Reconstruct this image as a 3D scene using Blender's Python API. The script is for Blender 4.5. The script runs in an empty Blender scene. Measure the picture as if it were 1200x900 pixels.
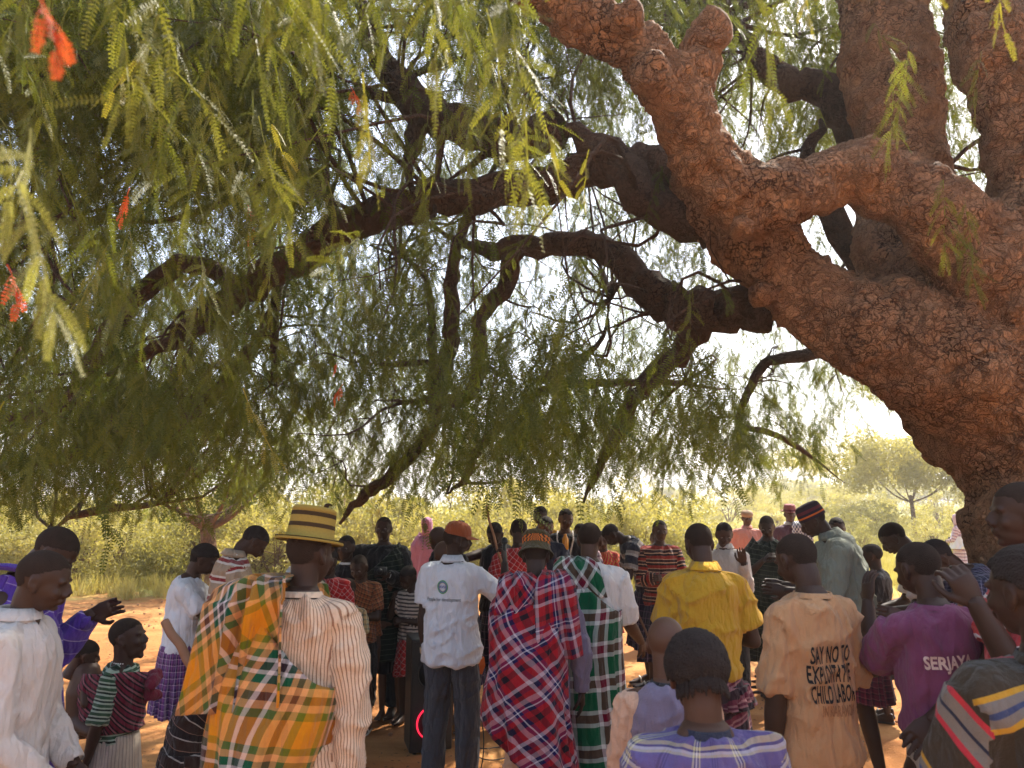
import bpy, math, random
import numpy as np
from mathutils import Vector, Matrix
from mathutils.bvhtree import BVHTree
R = math.radians
rnd = random.Random(7)
rs = np.random.RandomState(11)
S = bpy.context.scene
C = S.collection

# ------------------------------------------------------------------ camera
CAM_H = 1.95
TILT = R(8.88)
F = 870.0                      # focal length in photo pixels (1200 wide)
cd = bpy.data.cameras.new('camera'); cam = bpy.data.objects.new('camera', cd); C.objects.link(cam)
cd.sensor_width = 36; cd.lens = 36 * F / 1200; cd.clip_start = .05; cd.clip_end = 6000
cam.location = (0, 0, CAM_H); cam.rotation_euler = (R(90) + TILT, 0, 0)
cd.dof.use_dof = True; cd.dof.focus_distance = 5.2; cd.dof.aperture_fstop = 4.5
S.camera = cam

def at(px, py, d):
    """photo pixel + depth along the ground -> world point"""
    r = (px - 600) / F; u = (450 - py) / F
    y = math.cos(TILT) - u * math.sin(TILT); z = math.sin(TILT) + u * math.cos(TILT)
    k = d / y
    return Vector((r * k, d, CAM_H + z * k))

# ------------------------------------------------------------------ sky, sun, exposure
SUN_EL, SUN_AZ = R(47), R(38)          # azimuth: clockwise from +Y (the view direction)
w = bpy.data.worlds.new('World'); S.world = w; w.use_nodes = True
nt = w.node_tree; bg = nt.nodes['Background']
sky = nt.nodes.new('ShaderNodeTexSky'); sky.sky_type = 'NISHITA'; sky.sun_disc = False
sky.sun_elevation = SUN_EL; sky.sun_rotation = SUN_AZ; sky.dust_density = 2.0; sky.air_density = 1.0; sky.ozone_density = 1
nt.links.new(sky.outputs[0], bg.inputs[0]); bg.inputs[1].default_value = .13
sl = bpy.data.lights.new('sun', 'SUN'); so = bpy.data.objects.new('sun', sl); C.objects.link(so)
sl.energy = 5.0; sl.angle = R(.6); sl.color = (1, .93, .80)
sd = Vector((math.sin(SUN_AZ) * math.cos(SUN_EL), math.cos(SUN_AZ) * math.cos(SUN_EL), math.sin(SUN_EL)))
so.rotation_euler = sd.to_track_quat('Z', 'Y').to_euler()
S.view_settings.view_transform = 'Standard'; S.view_settings.look = 'None'
S.view_settings.exposure = 1.6; S.view_settings.gamma = 1
S.render.engine = 'CYCLES'
S.cycles.max_bounces = 8; S.cycles.transparent_max_bounces = 8; S.cycles.diffuse_bounces = 4

# ------------------------------------------------------------------ small tools
def vnoise(p, seed=0):
    """smooth value noise 0..1, vectorised, p (n,3)"""
    p = np.asarray(p, dtype=np.float64)
    i = np.floor(p).astype(np.int64); f = p - i; f = f * f * (3 - 2 * f)
    def h(a, b, c):
        n = (a * 374761393 + b * 668265263 + c * 2147483647 + seed * 974711) & 0xffffffff
        n = ((n ^ (n >> 13)) * 1274126177) & 0xffffffff
        n = (n ^ (n >> 16)) & 0xffff
        return n / 65535.0
    x, y, z = i[:, 0], i[:, 1], i[:, 2]; fx, fy, fz = f[:, 0], f[:, 1], f[:, 2]
    r = 0
    for dx in (0, 1):
        for dy in (0, 1):
            for dz in (0, 1):
                r = r + h(x + dx, y + dy, z + dz) * (fx if dx else 1 - fx) * (fy if dy else 1 - fy) * (fz if dz else 1 - fz)
    return r

def sm(x): x = np.clip(x, 0, 1); return x * x * (3 - 2 * x)
def lerp(a, b, t): return a + (b - a) * t
def V3(a): return np.array(a, dtype=float)
def nz(a): a = V3(a); return a / (np.linalg.norm(a) + 1e-9)

class Geo:
    """collects closed lofts, tubes and blobs; several can become one mesh"""
    def __init__(s): s.v = []; s.f = []; s.n = 0
    def add(s, v, f):
        s.v.append(np.asarray(v, float)); s.f += [tuple(i + s.n for i in q) for q in f]; s.n += len(v); return s
    def loft(s, rings, cap=True):
        m = len(rings[0]); v = np.concatenate(rings); f = []
        for k in range(len(rings) - 1):
            for i in range(m):
                j = (i + 1) % m; f.append((k * m + i, k * m + j, (k + 1) * m + j, (k + 1) * m + i))
        if cap:
            f.append(tuple(range(m))[::-1]); f.append(tuple((len(rings) - 1) * m + i for i in range(m)))
        return s.add(v, f)
    def tube(s, pts, rad, n=12, cap=True, squash=1.0):
        pts = [V3(p) for p in pts]; rings = []
        ref = V3((0, 0, 1)) if abs(nz(pts[-1] - pts[0])[2]) < .8 else V3((0, 1, 0))
        px = None
        for k, p in enumerate(pts):
            a = pts[max(k - 1, 0)]; b = pts[min(k + 1, len(pts) - 1)]; t = nz(b - a)
            x = nz(np.cross(ref, t)) if px is None else nz(px - t * np.dot(px, t)); px = x
            y = np.cross(t, x); th = np.linspace(0, 2 * math.pi, n, endpoint=False)
            rings.append(p + rad[k] * (np.cos(th)[:, None] * x + squash * np.sin(th)[:, None] * y))
        return s.loft(rings, cap)
    def limb(s, pts, rad, n=12):
        """tube with round ends and joints"""
        s.tube(pts, rad, n)
        for p, r in zip(pts, rad): s.blob(p, (r, r, r), 10, 6)
        return s
    def blob(s, c, r, n=14, m=8, rot=None):
        c = V3(c); th = np.linspace(0, 2 * math.pi, n, endpoint=False); rings = []
        for k in range(1, m):
            ph = math.pi * k / m
            q = np.stack([np.cos(th) * math.sin(ph) * r[0], np.sin(th) * math.sin(ph) * r[1], np.full(n, -math.cos(ph) * r[2])], 1)
            if rot is not None: q = q @ rot.T
            rings.append(q + c)
        return s.loft(rings)
    def box(s, c, d, rot=None):
        c = V3(c); x, y, z = [q / 2 for q in d]
        v = V3([(-x, -y, -z), (x, -y, -z), (x, y, -z), (-x, y, -z), (-x, -y, z), (x, -y, z), (x, y, z), (-x, y, z)])
        if rot is not None: v = v @ rot.T
        return s.add(v + c, [(3, 2, 1, 0), (4, 5, 6, 7), (0, 1, 5, 4), (1, 2, 6, 5), (2, 3, 7, 6), (3, 0, 4, 7)])
    def mesh(s, name='m'):
        me = bpy.data.meshes.new(name); me.from_pydata(np.concatenate(s.v).tolist(), [], s.f); return me

def rotm(ax, deg):
    return np.array(Matrix.Rotation(R(deg), 3, ax))

def arrays(me):
    """mesh -> verts, triangle indices"""
    v = np.empty(len(me.vertices) * 3); me.vertices.foreach_get('co', v); v = v.reshape(-1, 3)
    me.calc_loop_triangles()
    t = np.empty(len(me.loop_triangles) * 3, dtype=np.int32); me.loop_triangles.foreach_get('vertices', t)
    return v, t.reshape(-1, 3)

def remesh(geo, voxel, smooth=4, ratio=None, fac=.5):
    """fuse overlapping closed pieces into one continuous skin"""
    me = geo if isinstance(geo, bpy.types.Mesh) else geo.mesh()
    o = bpy.data.objects.new('tmp', me); C.objects.link(o)
    r = o.modifiers.new('r', 'REMESH'); r.mode = 'VOXEL'; r.voxel_size = voxel
    if smooth:
        q = o.modifiers.new('s', 'SMOOTH'); q.factor = fac; q.iterations = smooth
    if ratio:
        q = o.modifiers.new('d', 'DECIMATE'); q.ratio = ratio
    dg = bpy.context.evaluated_depsgraph_get(); e = o.evaluated_get(dg)
    out = arrays(e.to_mesh()); e.to_mesh_clear()
    bpy.data.objects.remove(o); bpy.data.meshes.remove(me)
    return out

def mk_mesh(name, v, f, uv=None, smooth=True):
    """v (n,3); f (m,3|4) array; uv per corner (m*k,2)"""
    me = bpy.data.meshes.new(name); f = np.asarray(f, dtype=np.int32); k = f.shape[1]
    me.vertices.add(len(v)); me.vertices.foreach_set('co', np.asarray(v, dtype=np.float32).ravel())
    me.loops.add(f.size); me.loops.foreach_set('vertex_index', f.ravel())
    me.polygons.add(len(f)); me.polygons.foreach_set('loop_start', np.arange(0, f.size, k, dtype=np.int32))
    me.polygons.foreach_set('loop_total', np.full(len(f), k, dtype=np.int32))
    if uv is not None:
        l = me.uv_layers.new(name='UVMap'); l.data.foreach_set('uv', np.asarray(uv, dtype=np.float32).ravel())
    me.update(calc_edges=True); me.validate()
    me.polygons.foreach_set('use_smooth', np.full(len(me.polygons), smooth)); me.update()
    return me

def link(name, me, mat=None, parent=None, **kw):
    o = bpy.data.objects.new(name, me); C.objects.link(o)
    if mat is not None and not len(me.materials): me.materials.append(mat)
    if parent is not None: o.parent = parent
    for k, v in kw.items(): o[k] = v
    return o
def empty(name, loc=(0, 0, 0), rz=0, **kw):
    o = bpy.data.objects.new(name, None); C.objects.link(o); o.location = loc; o.rotation_euler = (0, 0, rz); o.empty_display_size = .1
    for k, v in kw.items(): o[k] = v
    return o
def gobj(name, geo, mat, parent=None, smooth=True, **kw):
    me = geo.mesh(name); me.polygons.foreach_set('use_smooth', [smooth] * len(me.polygons))
    return link(name, me, mat, parent, **kw)

def normals(v, f):
    n = np.zeros_like(v)
    a = np.cross(v[f[:, 1]] - v[f[:, 0]], v[f[:, 2]] - v[f[:, 0]])
    for k in range(f.shape[1]): np.add.at(n, f[:, k], a)
    return n / (np.linalg.norm(n, axis=1, keepdims=True) + 1e-12)

# ------------------------------------------------------------------ materials
MATS = {}
class NT:
    def __init__(s, name):
        s.m = bpy.data.materials.new(name); s.m.use_nodes = True; s.t = s.m.node_tree; s.b = s.t.nodes['Principled BSDF']
    def n(s, typ, **kw):
        x = s.t.nodes.new(typ)
        for k, v in kw.items(): setattr(x, k, v)
        return x
    def l(s, a, b): s.t.links.new(a, b)
    def math(s, op, a, b=None, c=None):
        x = s.n('ShaderNodeMath', operation=op)
        for i, q in enumerate((a, b, c)):
            if q is None: continue
            if isinstance(q, (int, float)): x.inputs[i].default_value = q
            else: s.l(q, x.inputs[i])
        return x.outputs[0]
    def mix(s, fac, a, b, mode='MIX'):
        x = s.n('ShaderNodeMix', data_type='RGBA', blend_type=mode)
        for i, q in ((0, fac), (6, a), (7, b)):
            if isinstance(q, (int, float)): x.inputs[i].default_value = q
            elif isinstance(q, tuple): x.inputs[i].default_value = (*q[:3], 1)
            else: s.l(q, x.inputs[i])
        return x.outputs[2]
    def ramp(s, fac, stops, interp='LINEAR'):
        x = s.n('ShaderNodeValToRGB'); x.color_ramp.interpolation = interp; e = x.color_ramp.elements
        while len(e) < len(stops): e.new(1)
        for k, (p, c) in enumerate(stops): e[k].position = p; e[k].color = (*c[:3], 1)
        s.l(fac, x.inputs[0]); return x.outputs[0]
    def noise(s, vec, scale, detail=4, rough=.55, out=0):
        x = s.n('ShaderNodeTexNoise'); x.inputs['Scale'].default_value = scale; x.inputs['Detail'].default_value = detail; x.inputs['Roughness'].default_value = rough
        if vec is not None: s.l(vec, x.inputs['Vector'])
        return x.outputs[out]
    def bump(s, h, strength, dist=.01, normal=None):
        x = s.n('ShaderNodeBump'); x.inputs['Strength'].default_value = strength; x.inputs['Distance'].default_value = dist
        s.l(h, x.inputs['Height'])
        if normal is not None: s.l(normal, x.inputs['Normal'])
        return x.outputs[0]
    def coord(s, k='Object'): return s.n('ShaderNodeTexCoord').outputs[k]
    def setb(s, **kw):
        for k, v in kw.items():
            i = s.b.inputs[k.replace('_', ' ')]
            if isinstance(v, (int, float)): i.default_value = v
            elif isinstance(v, tuple): i.default_value = (*v[:3], 1)
            else: s.l(v, i)

def sett_ramp(t, coord, sett):
    """sett: [(width in metres, colour), ...] repeated along coord"""
    per = sum(a for a, _ in sett); x = t.math('FRACT', t.math('DIVIDE', coord, per)); pos = 0; st = []
    for a, c in sett: st.append((pos / per, c)); pos += a
    return t.ramp(x, st, 'CONSTANT')

def cloth(name, col, warp=None, weft=None, rot=0, coords='UV', rough=.9, var=.22, weave=.25, transl=0):
    """fabric: plain, striped (weft only / warp only) or checked (both)"""
    if name in MATS: return MATS[name]
    t = NT(name); uv = t.coord(coords)
    if rot:
        mp = t.n('ShaderNodeMapping'); mp.inputs['Rotation'].default_value = (0, 0, R(rot)); t.l(uv, mp.inputs['Vector']); vec = mp.outputs[0]
    else: vec = uv
    # a little unevenness in the weave so that lines are not ruler-straight
    wob = t.n('ShaderNodeVectorMath', operation='SCALE'); nn = t.noise(uv, 9, 2, .5, 1)
    sub = t.n('ShaderNodeVectorMath', operation='SUBTRACT'); t.l(nn, sub.inputs[0]); sub.inputs[1].default_value = (.5, .5, .5)
    t.l(sub.outputs[0], wob.inputs[0]); wob.inputs['Scale'].default_value = .012
    ad = t.n('ShaderNodeVectorMath', operation='ADD'); t.l(vec, ad.inputs[0]); t.l(wob.outputs[0], ad.inputs[1])
    sp = t.n('ShaderNodeSeparateXYZ'); t.l(ad.outputs[0], sp.inputs[0])
    u, v = sp.outputs[0], sp.outputs[1]
    if coords == 'Object': v = sp.outputs[2]
    if warp and weft: base = t.mix(.5, sett_ramp(t, u, warp), sett_ramp(t, v, weft))
    elif warp: base = sett_ramp(t, u, warp)
    elif weft: base = sett_ramp(t, v, weft)
    else: base = t.mix(0, col, col)
    ob = t.coord('Object')
    n1 = t.noise(ob, 6, 5, .6); n2 = t.noise(ob, 60, 3, .6)
    k = t.math('ADD', t.math('MULTIPLY', n1, var * 1.3), t.math('MULTIPLY', n2, var * .7))
    k = t.math('ADD', k, 1 - var)
    sc = t.n('ShaderNodeVectorMath', operation='SCALE'); t.l(base, sc.inputs[0]); t.l(k, sc.inputs['Scale'])
    h = t.math('ADD', t.noise(ob, 300, 2), t.math('MULTIPLY', t.noise(ob, 22, 4, .6), 1.5))
    mp = t.n('ShaderNodeMapping'); mp.inputs['Scale'].default_value = (11, 11, 3.2); mp.inputs['Rotation'].default_value = (.2, .35, 0); t.l(ob, mp.inputs['Vector'])
    fo = t.noise(mp.outputs[0], 1.0, 3, .45); fo = t.math('ABSOLUTE', t.math('SUBTRACT', fo, .5)); fo = t.math('MULTIPLY', t.math('MINIMUM', fo, .16), 26)
    h = t.math('ADD', h, fo)
    t.setb(Base_Color=sc.outputs[0], Roughness=rough, Normal=t.bump(h, min(1, weave * 2.6), .007))
    t.b.inputs['Specular IOR Level'].default_value = .2
    t.b.inputs['Sheen Weight'].default_value = .15
    MATS[name] = t.m; return t.m

def skin(name, col, rough=.52):
    if name in MATS: return MATS[name]
    t = NT(name); ob = t.coord()
    n = t.noise(ob, 14, 4); n2 = t.noise(ob, 120, 3)
    c = t.mix(n, tuple(x * .75 for x in col), tuple(x * 1.25 for x in col))
    t.setb(Base_Color=c, Roughness=t.math('ADD', t.math('MULTIPLY', n2, .2), rough - .1), Normal=t.bump(n2, .12, .003))
    t.b.inputs['Specular IOR Level'].default_value = .32
    MATS[name] = t.m; return t.m
SK = [skin('skin_dark', (.054, .026, .016)), skin('skin_deep', (.043, .021, .014)), skin('skin_brown', (.080, .038, .023)), skin('skin_warm', (.108, .050, .029))]

def hairmat(name='hair', col=(.012, .010, .009), scale=160):
    if name in MATS: return MATS[name]
    t = NT(name); ob = t.coord(); vo = t.n('ShaderNodeTexVoronoi'); vo.inputs['Scale'].default_value = scale; t.l(ob, vo.inputs['Vector'])
    t.setb(Base_Color=t.mix(t.noise(ob, 30), col, tuple(min(1, x * 2.2) for x in col)), Roughness=.85, Normal=t.bump(vo.outputs[0], .9, .004))
    t.b.inputs['Specular IOR Level'].default_value = .15
    MATS[name] = t.m; return t.m
HAIR = hairmat(col=(.018, .0135, .012))
HAIRS = hairmat('hair_shaved', (.023, .0145, .0105), 300)

def plain(name, col, rough=.6, metal=0, spec=.4, var=.15, bump=.1, scale=40, emit=None):
    if name in MATS: return MATS[name]
    t = NT(name); ob = t.coord(); n = t.noise(ob, scale, 5)
    t.setb(Base_Color=t.mix(n, tuple(x * (1 - var) for x in col), tuple(min(1, x * (1 + var)) for x in col)), Roughness=rough, Metallic=metal, Normal=t.bump(n, bump, .004))
    t.b.inputs['Specular IOR Level'].default_value = spec
    if emit: t.b.inputs['Emission Color'].default_value = (*emit[:3], 1); t.b.inputs['Emission Strength'].default_value = emit[3]
    MATS[name] = t.m; return t.m

def leafmat(name, c1, c2, transl=.5, rough=.5):
    if name in MATS: return MATS[name]
    t = NT(name)
    oi = t.n('ShaderNodeObjectInfo'); ge = t.n('ShaderNodeNewGeometry')
    n = t.noise(ge.outputs['Position'], 1.1, 3)
    f = t.math('ADD', t.math('MULTIPLY', n, .9), t.math('MULTIPLY', t.math('SUBTRACT', oi.outputs['Random'], .4), .6))
    f = t.math('ADD', f, t.math('MULTIPLY', t.math('SUBTRACT', ge.outputs['Random Per Island'], .5), .35))
    c = t.mix(f, c1, c2)
    t.setb(Base_Color=c, Roughness=rough); t.b.inputs['Specular IOR Level'].default_value = .25
    tr = t.n('ShaderNodeBsdfTranslucent'); c2_ = t.mix(1, c, (1.25, 1.2, .55), 'MULTIPLY'); t.l(c2_, tr.inputs[0])
    mx = t.n('ShaderNodeMixShader'); mx.inputs[0].default_value = transl
    t.l(t.b.outputs[0], mx.inputs[1]); t.l(tr.outputs[0], mx.inputs[2])
    t.l(mx.outputs[0], t.t.nodes['Material Output'].inputs[0])
    MATS[name] = t.m; return t.m

def barkmat(name, ca, cb, cc, scale=9, k=1.0):
    t = NT(name); ob = t.coord()
    wr = t.n('ShaderNodeVectorMath', operation='ADD'); nn = t.noise(ob, 5, 4, .6, 1)
    sc = t.n('ShaderNodeVectorMath', operation='SCALE'); t.l(nn, sc.inputs[0]); sc.inputs['Scale'].default_value = .26
    t.l(ob, wr.inputs[0]); t.l(sc.outputs[0], wr.inputs[1])
    def crack(s):
        v = t.n('ShaderNodeTexVoronoi', feature='DISTANCE_TO_EDGE'); v.inputs['Scale'].default_value = s; t.l(wr.outputs[0], v.inputs['Vector']); return v.outputs[0]
    v1 = crack(scale); v2 = crack(scale * 2.3)
    cell = t.n('ShaderNodeTexVoronoi'); cell.inputs['Scale'].default_value = scale; t.l(wr.outputs[0], cell.inputs['Vector'])
    big = t.noise(ob, 1.6, 4, .6); fine = t.noise(ob, 40, 5, .7)
    m1 = t.n('ShaderNodeMapRange'); m1.inputs[2].default_value = .09; t.l(v1, m1.inputs[0])
    m2 = t.n('ShaderNodeMapRange'); m2.inputs[2].default_value = .12; t.l(v2, m2.inputs[0])
    base = t.mix(big, ca, cb)
    sx = t.n('ShaderNodeSeparateColor'); t.l(cell.outputs['Color'], sx.inputs[0])
    base = t.mix(t.math('MULTIPLY', sx.outputs[0], .45), base, cb)
    base = t.mix(t.math('MULTIPLY', t.ramp(t.noise(ob, 7, 6, .7), [(.40, (0, 0, 0)), (.70, (1, 1, 1))]), .75), base, cc); base = t.mix(t.math('MULTIPLY', fine, .5), base, cc)
    cr = t.math('MULTIPLY', m1.outputs[0], t.math('ADD', t.math('MULTIPLY', m2.outputs[0], .35), .65))
    msk = t.ramp(t.noise(ob, 2.6, 4, .6), [(.42, (.10, .10, .10)), (.64, (1, 1, 1))]); base = t.mix(t.math('SUBTRACT', 1, t.math('MULTIPLY', t.math('SUBTRACT', 1, cr), msk)), tuple(x * .38 for x in cc), base)
    h = t.math('ADD', t.math('MULTIPLY', m1.outputs[0], 1.0), t.math('ADD', t.math('MULTIPLY', m2.outputs[0], .35), t.math('MULTIPLY', fine, .5)))
    t.setb(Base_Color=base, Roughness=.88, Normal=t.bump(h, 1, .026 * k)); t.b.inputs['Specular IOR Level'].default_value = .2
    MATS[name] = t.m; return t.m
# ------------------------------------------------------------------ ground, plain, hills
t = NT('soil'); ob = t.coord(); sp = t.n('ShaderNodeSeparateXYZ'); t.l(ob, sp.inputs[0])
n1 = t.noise(ob, .35, 5, .6); n2 = t.noise(ob, 2.2, 6, .65); n3 = t.noise(ob, 26, 6, .7); n4 = t.noise(ob, 130, 3, .6)
soil = t.mix(n2, (.40, .150, .047), (.58, .262, .090)); soil = t.mix(t.math('MULTIPLY', n3, .6), soil, (.28, .12, .055))
vo = t.n('ShaderNodeTexVoronoi'); vo.inputs['Scale'].default_value = 38; t.l(ob, vo.inputs['Vector'])
cr = t.ramp(vo.outputs[0], [(0, (1, 1, 1)), (.10, (1, 1, 1)), (.16, (0, 0, 0))])
msk = t.math('MULTIPLY', cr, t.math('GREATER_THAN', t.noise(ob, 3, 3), .58))
soil = t.mix(t.math('MULTIPLY', msk, .7), soil, (.13, .062, .035))
# compact pale tracks swept across the clearing
mp = t.n('ShaderNodeMapping'); mp.inputs['Scale'].default_value = (.25, 1.3, 1); mp.inputs['Rotation'].default_value = (0, 0, R(-12)); t.l(ob, mp.inputs['Vector'])
tr_ = t.noise(mp.outputs[0], 1.1, 5, .6)
soil = t.mix(t.ramp(tr_, [(.45, (0, 0, 0)), (.62, (.7, .7, .7))]), soil, (.64, .33, .125))
grassy = t.mix(n2, (.30, .27, .075), (.44, .34, .12)); grassy = t.mix(t.math('MULTIPLY', n1, .8), grassy, (.33, .36, .11))
edge = t.math('ADD', sp.outputs[1], t.math('MULTIPLY', t.math('SUBTRACT', n1, .5), 7.0)); edge = t.math('ADD', edge, t.math('MULTIPLY', t.math('SUBTRACT', n2, .5), 1.8))
mr = t.n('ShaderNodeMapRange'); mr.inputs[1].default_value = 15.2; mr.inputs[2].default_value = 16.6; t.l(edge, mr.inputs[0])
far = t.n('ShaderNodeMapRange'); far.inputs[1].default_value = 60; far.inputs[2].default_value = 400; t.l(sp.outputs[1], far.inputs[0])
grassy = t.mix(far.outputs[0], grassy, (.17, .20, .09))
h = t.math('ADD', t.math('MULTIPLY', n3, 1.0), t.math('ADD', t.math('MULTIPLY', n4, .35), t.math('MULTIPLY', n2, 1.2)))
t.setb(Base_Color=t.mix(mr.outputs[0], soil, grassy), Roughness=.95, Normal=t.bump(h, .8, .035)); t.b.inputs['Specular IOR Level'].default_value = .1
SOIL = t.m
na = 288; rr = np.concatenate([np.linspace(.0, 14, 190)[1:], np.geomspace(14.3, 4500, 70)])
th = np.linspace(0, 2 * math.pi, na, endpoint=False)
gx = rr[:, None] * np.sin(th); gy = rr[:, None] * np.cos(th) + 4
P = np.stack([gx, gy, np.zeros_like(gx)], -1).reshape(-1, 3)
amp = np.clip(1 - np.hypot(P[:, 0], P[:, 1] - 4) / 60, 0, 1)
P[:, 2] = (vnoise(P * [1.7, 1.7, 0], 3) - .5) * .03 * amp + (vnoise(P * [9, 9, 0], 4) - .5) * .022 * amp * (np.hypot(P[:, 0], P[:, 1] - 4) < 15) - .012
P = np.vstack([P, [[0, 4, -.012]]]); f = []
m = len(rr); idx = np.arange(m * na).reshape(m, na)
q = np.stack([idx[:-1], idx[1:], np.roll(idx[1:], -1, 1), np.roll(idx[:-1], -1, 1)], -1).reshape(-1, 4)
q = q[:, ::-1]
tri = [(m * na, idx[0][i], idx[0][(i + 1) % na], idx[0][(i + 1) % na]) for i in range(0)]
me = mk_mesh('ground', P, q)
bm_f = me
link('ground', me, SOIL, kind='structure')

t = NT('far_hill'); ob = t.coord()
t.setb(Base_Color=t.mix(t.noise(ob, .02, 5), (.10, .14, .09), (.16, .19, .11)), Roughness=1)
HM = t.m
def ridge(name, D, x0, x1, hmax, seed, depth):
    n = 160; xs = np.linspace(x0, x1, n); v = []
    for j, (yy, hh) in enumerate([(0, 0), (depth * .3, .6), (depth * .5, 1), (depth, 0)]):
        hz = hmax * hh * (.25 + .75 * vnoise(np.stack([xs / (D * .12), xs * 0 + seed, xs * 0], 1), seed) * sm((xs - x0) / 300) * sm((x1 - xs) / 300))
        v.append(np.stack([xs, D + yy + xs * 0, hz - (3 if hh == 0 else 0)], 1))
    v = np.concatenate(v); idx = np.arange(4 * n).reshape(4, n)
    q = np.stack([idx[:-1, :-1], idx[:-1, 1:], idx[1:, 1:], idx[1:, :-1]], -1).reshape(-1, 4)
    link(name, mk_mesh(name, v, q), HM, kind='structure')
ridge('hills', 2300, -2600, 3400, 52, 5, 500)

# ------------------------------------------------------------------ the great tree
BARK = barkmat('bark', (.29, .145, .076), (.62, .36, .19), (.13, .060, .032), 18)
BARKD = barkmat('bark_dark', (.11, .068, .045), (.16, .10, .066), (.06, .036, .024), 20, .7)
BARKF = barkmat('bark_far', (.22, .125, .075), (.34, .20, .12), (.14, .075, .045), 8)

def spline(pts, n=6):
    P = [V3(p) for p in pts]; P = [2 * P[0] - P[1]] + P + [2 * P[-1] - P[-2]]; out = []
    for i in range(1, len(P) - 2):
        a, b, c, d = P[i - 1:i + 3]
        for k in range(n):
            s = k / n; out.append(.5 * ((2 * b) + (-a + c) * s + (2 * a - 5 * b + 4 * c - d) * s * s + (-a + 3 * b - 3 * c + d) * s ** 3))
    out.append(P[-2]); return out
def limb_px(pts, n=6):
    """(photo x, photo y, depth, width in photo pixels) -> smooth world points and radii"""
    q = [(*at(x, y, d), w_ * .5 * d / F * 1.02) for x, y, d, w_ in pts]
    s = spline(q, n); return [p[:3] for p in s], [max(p[3], .008) for p in s]

TREE = empty('big_tree', at(1235, 900, 4.9) * 1, 0, label='huge old spreading tree with thick cracked reddish trunk leaning over the whole gathering', category='tree')
TREE.location = (3.75, 5.0, 0)
TO = V3(TREE.location)
MAIN = {
 'base': [(1330, 1010, 4.9, 330), (1325, 800, 4.9, 275), (1316, 680, 4.85, 245), (1280, 560, 4.8, 228), (1180, 450, 4.75, 180), (1062, 404, 4.75, 138), (990, 376, 4.8, 98), (932, 330, 4.85, 76), (892, 284, 4.9, 80), (852, 246, 5.0, 70), (815, 215, 5.1, 58)],
 'upper': [(1300, 620, 4.7, 200), (1260, 470, 4.65, 190), (1215, 385, 4.6, 170), (1150, 316, 4.5, 106), (1092, 254, 4.45, 82), (1038, 218, 4.45, 70), (985, 206, 4.45, 66), (935, 226, 4.4, 68), (888, 238, 4.35, 74), (848, 212, 4.3, 72), (815, 158, 4.2, 62), (782, 100, 4.1, 62), (735, 55, 4.0, 58), (680, 22, 3.95, 60), (620, -30, 3.9, 64), (560, -90, 3.9, 60)],
 'dark': [(1180, 480, 5.2, 190), (1115, 370, 5.2, 170), (1070, 240, 5.3, 98), (1048, 120, 5.35, 94), (1036, 10, 5.4, 98), (1020, -120, 5.5, 100)],
 'right': [(1290, 500, 4.6, 180), (1255, 380, 4.6, 140), (1236, 270, 4.6, 96), (1208, 160, 4.6, 92), (1176, 60, 4.6, 92), (1148, -60, 4.7, 88)],
 'fork': [(1300, 420, 4.5, 90), (1215, 300, 4.55, 90), (1262, 200, 4.5, 90), (1300, 80, 4.5, 90)],
 'flare': [(1250, 640, 4.7, 190), (1200, 540, 4.7, 80), (1110, 440, 4.7, 60)],
 'stub': [(806, 90, 4.12, 46), (816, 62, 4.1, 30), (832, 34, 4.05, 26)],
 'gap': [(1085, 400, 5.1, 110), (1040, 340, 5.15, 58), (1028, 250, 5.3, 46), (1040, 160, 5.4, 44)],
}
g = Geo()
for k, pts in MAIN.items():
    p, r = limb_px(pts); g.limb(p, r, 20)
# knots and burls
for (x, y, d, rr_) in [(760, 85, 3.85, .10), (1010, 205, 4.3, .08), (870, 265, 4.15, .08), (735, 20, 3.8, .08), (893, 345, 4.75, .08), (1150, 440, 4.35, .10)]:
    c = at(x, y, d); g.blob(c, (rr_, rr_, rr_ * .8))
v, f = remesh(g, .026, 3)
nrm = normals(v, f)
disp = (vnoise(v * 2.2, 1) - .5) * .11 + (vnoise(v * 6, 2) - .5) * .065 + np.minimum(np.abs(vnoise(v * [4, 4, 3], 12) - .5), .12) * .22
# long ribs running with the wood, and plates of bark
rid = 1 - abs(2 * vnoise(v * [7, 7, 2.5], 8) - 1); disp += (rid - .5) * .030; rid2 = 1 - abs(2 * vnoise(v * [15, 15, 9], 9) - 1); disp += (rid2 ** 2 - .3) * .022
cell = vnoise(v * 24, 5); disp += (sm((cell - .35) * 4) - .5) * .016; disp += (sm((vnoise(v * 11, 15) - .42) * 7) - .5) * .012
v = v + nrm * disp[:, None]
link('trunk', mk_mesh('trunk', v - TO, f), BARK, TREE)
print('trunk tris', len(f))

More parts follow.
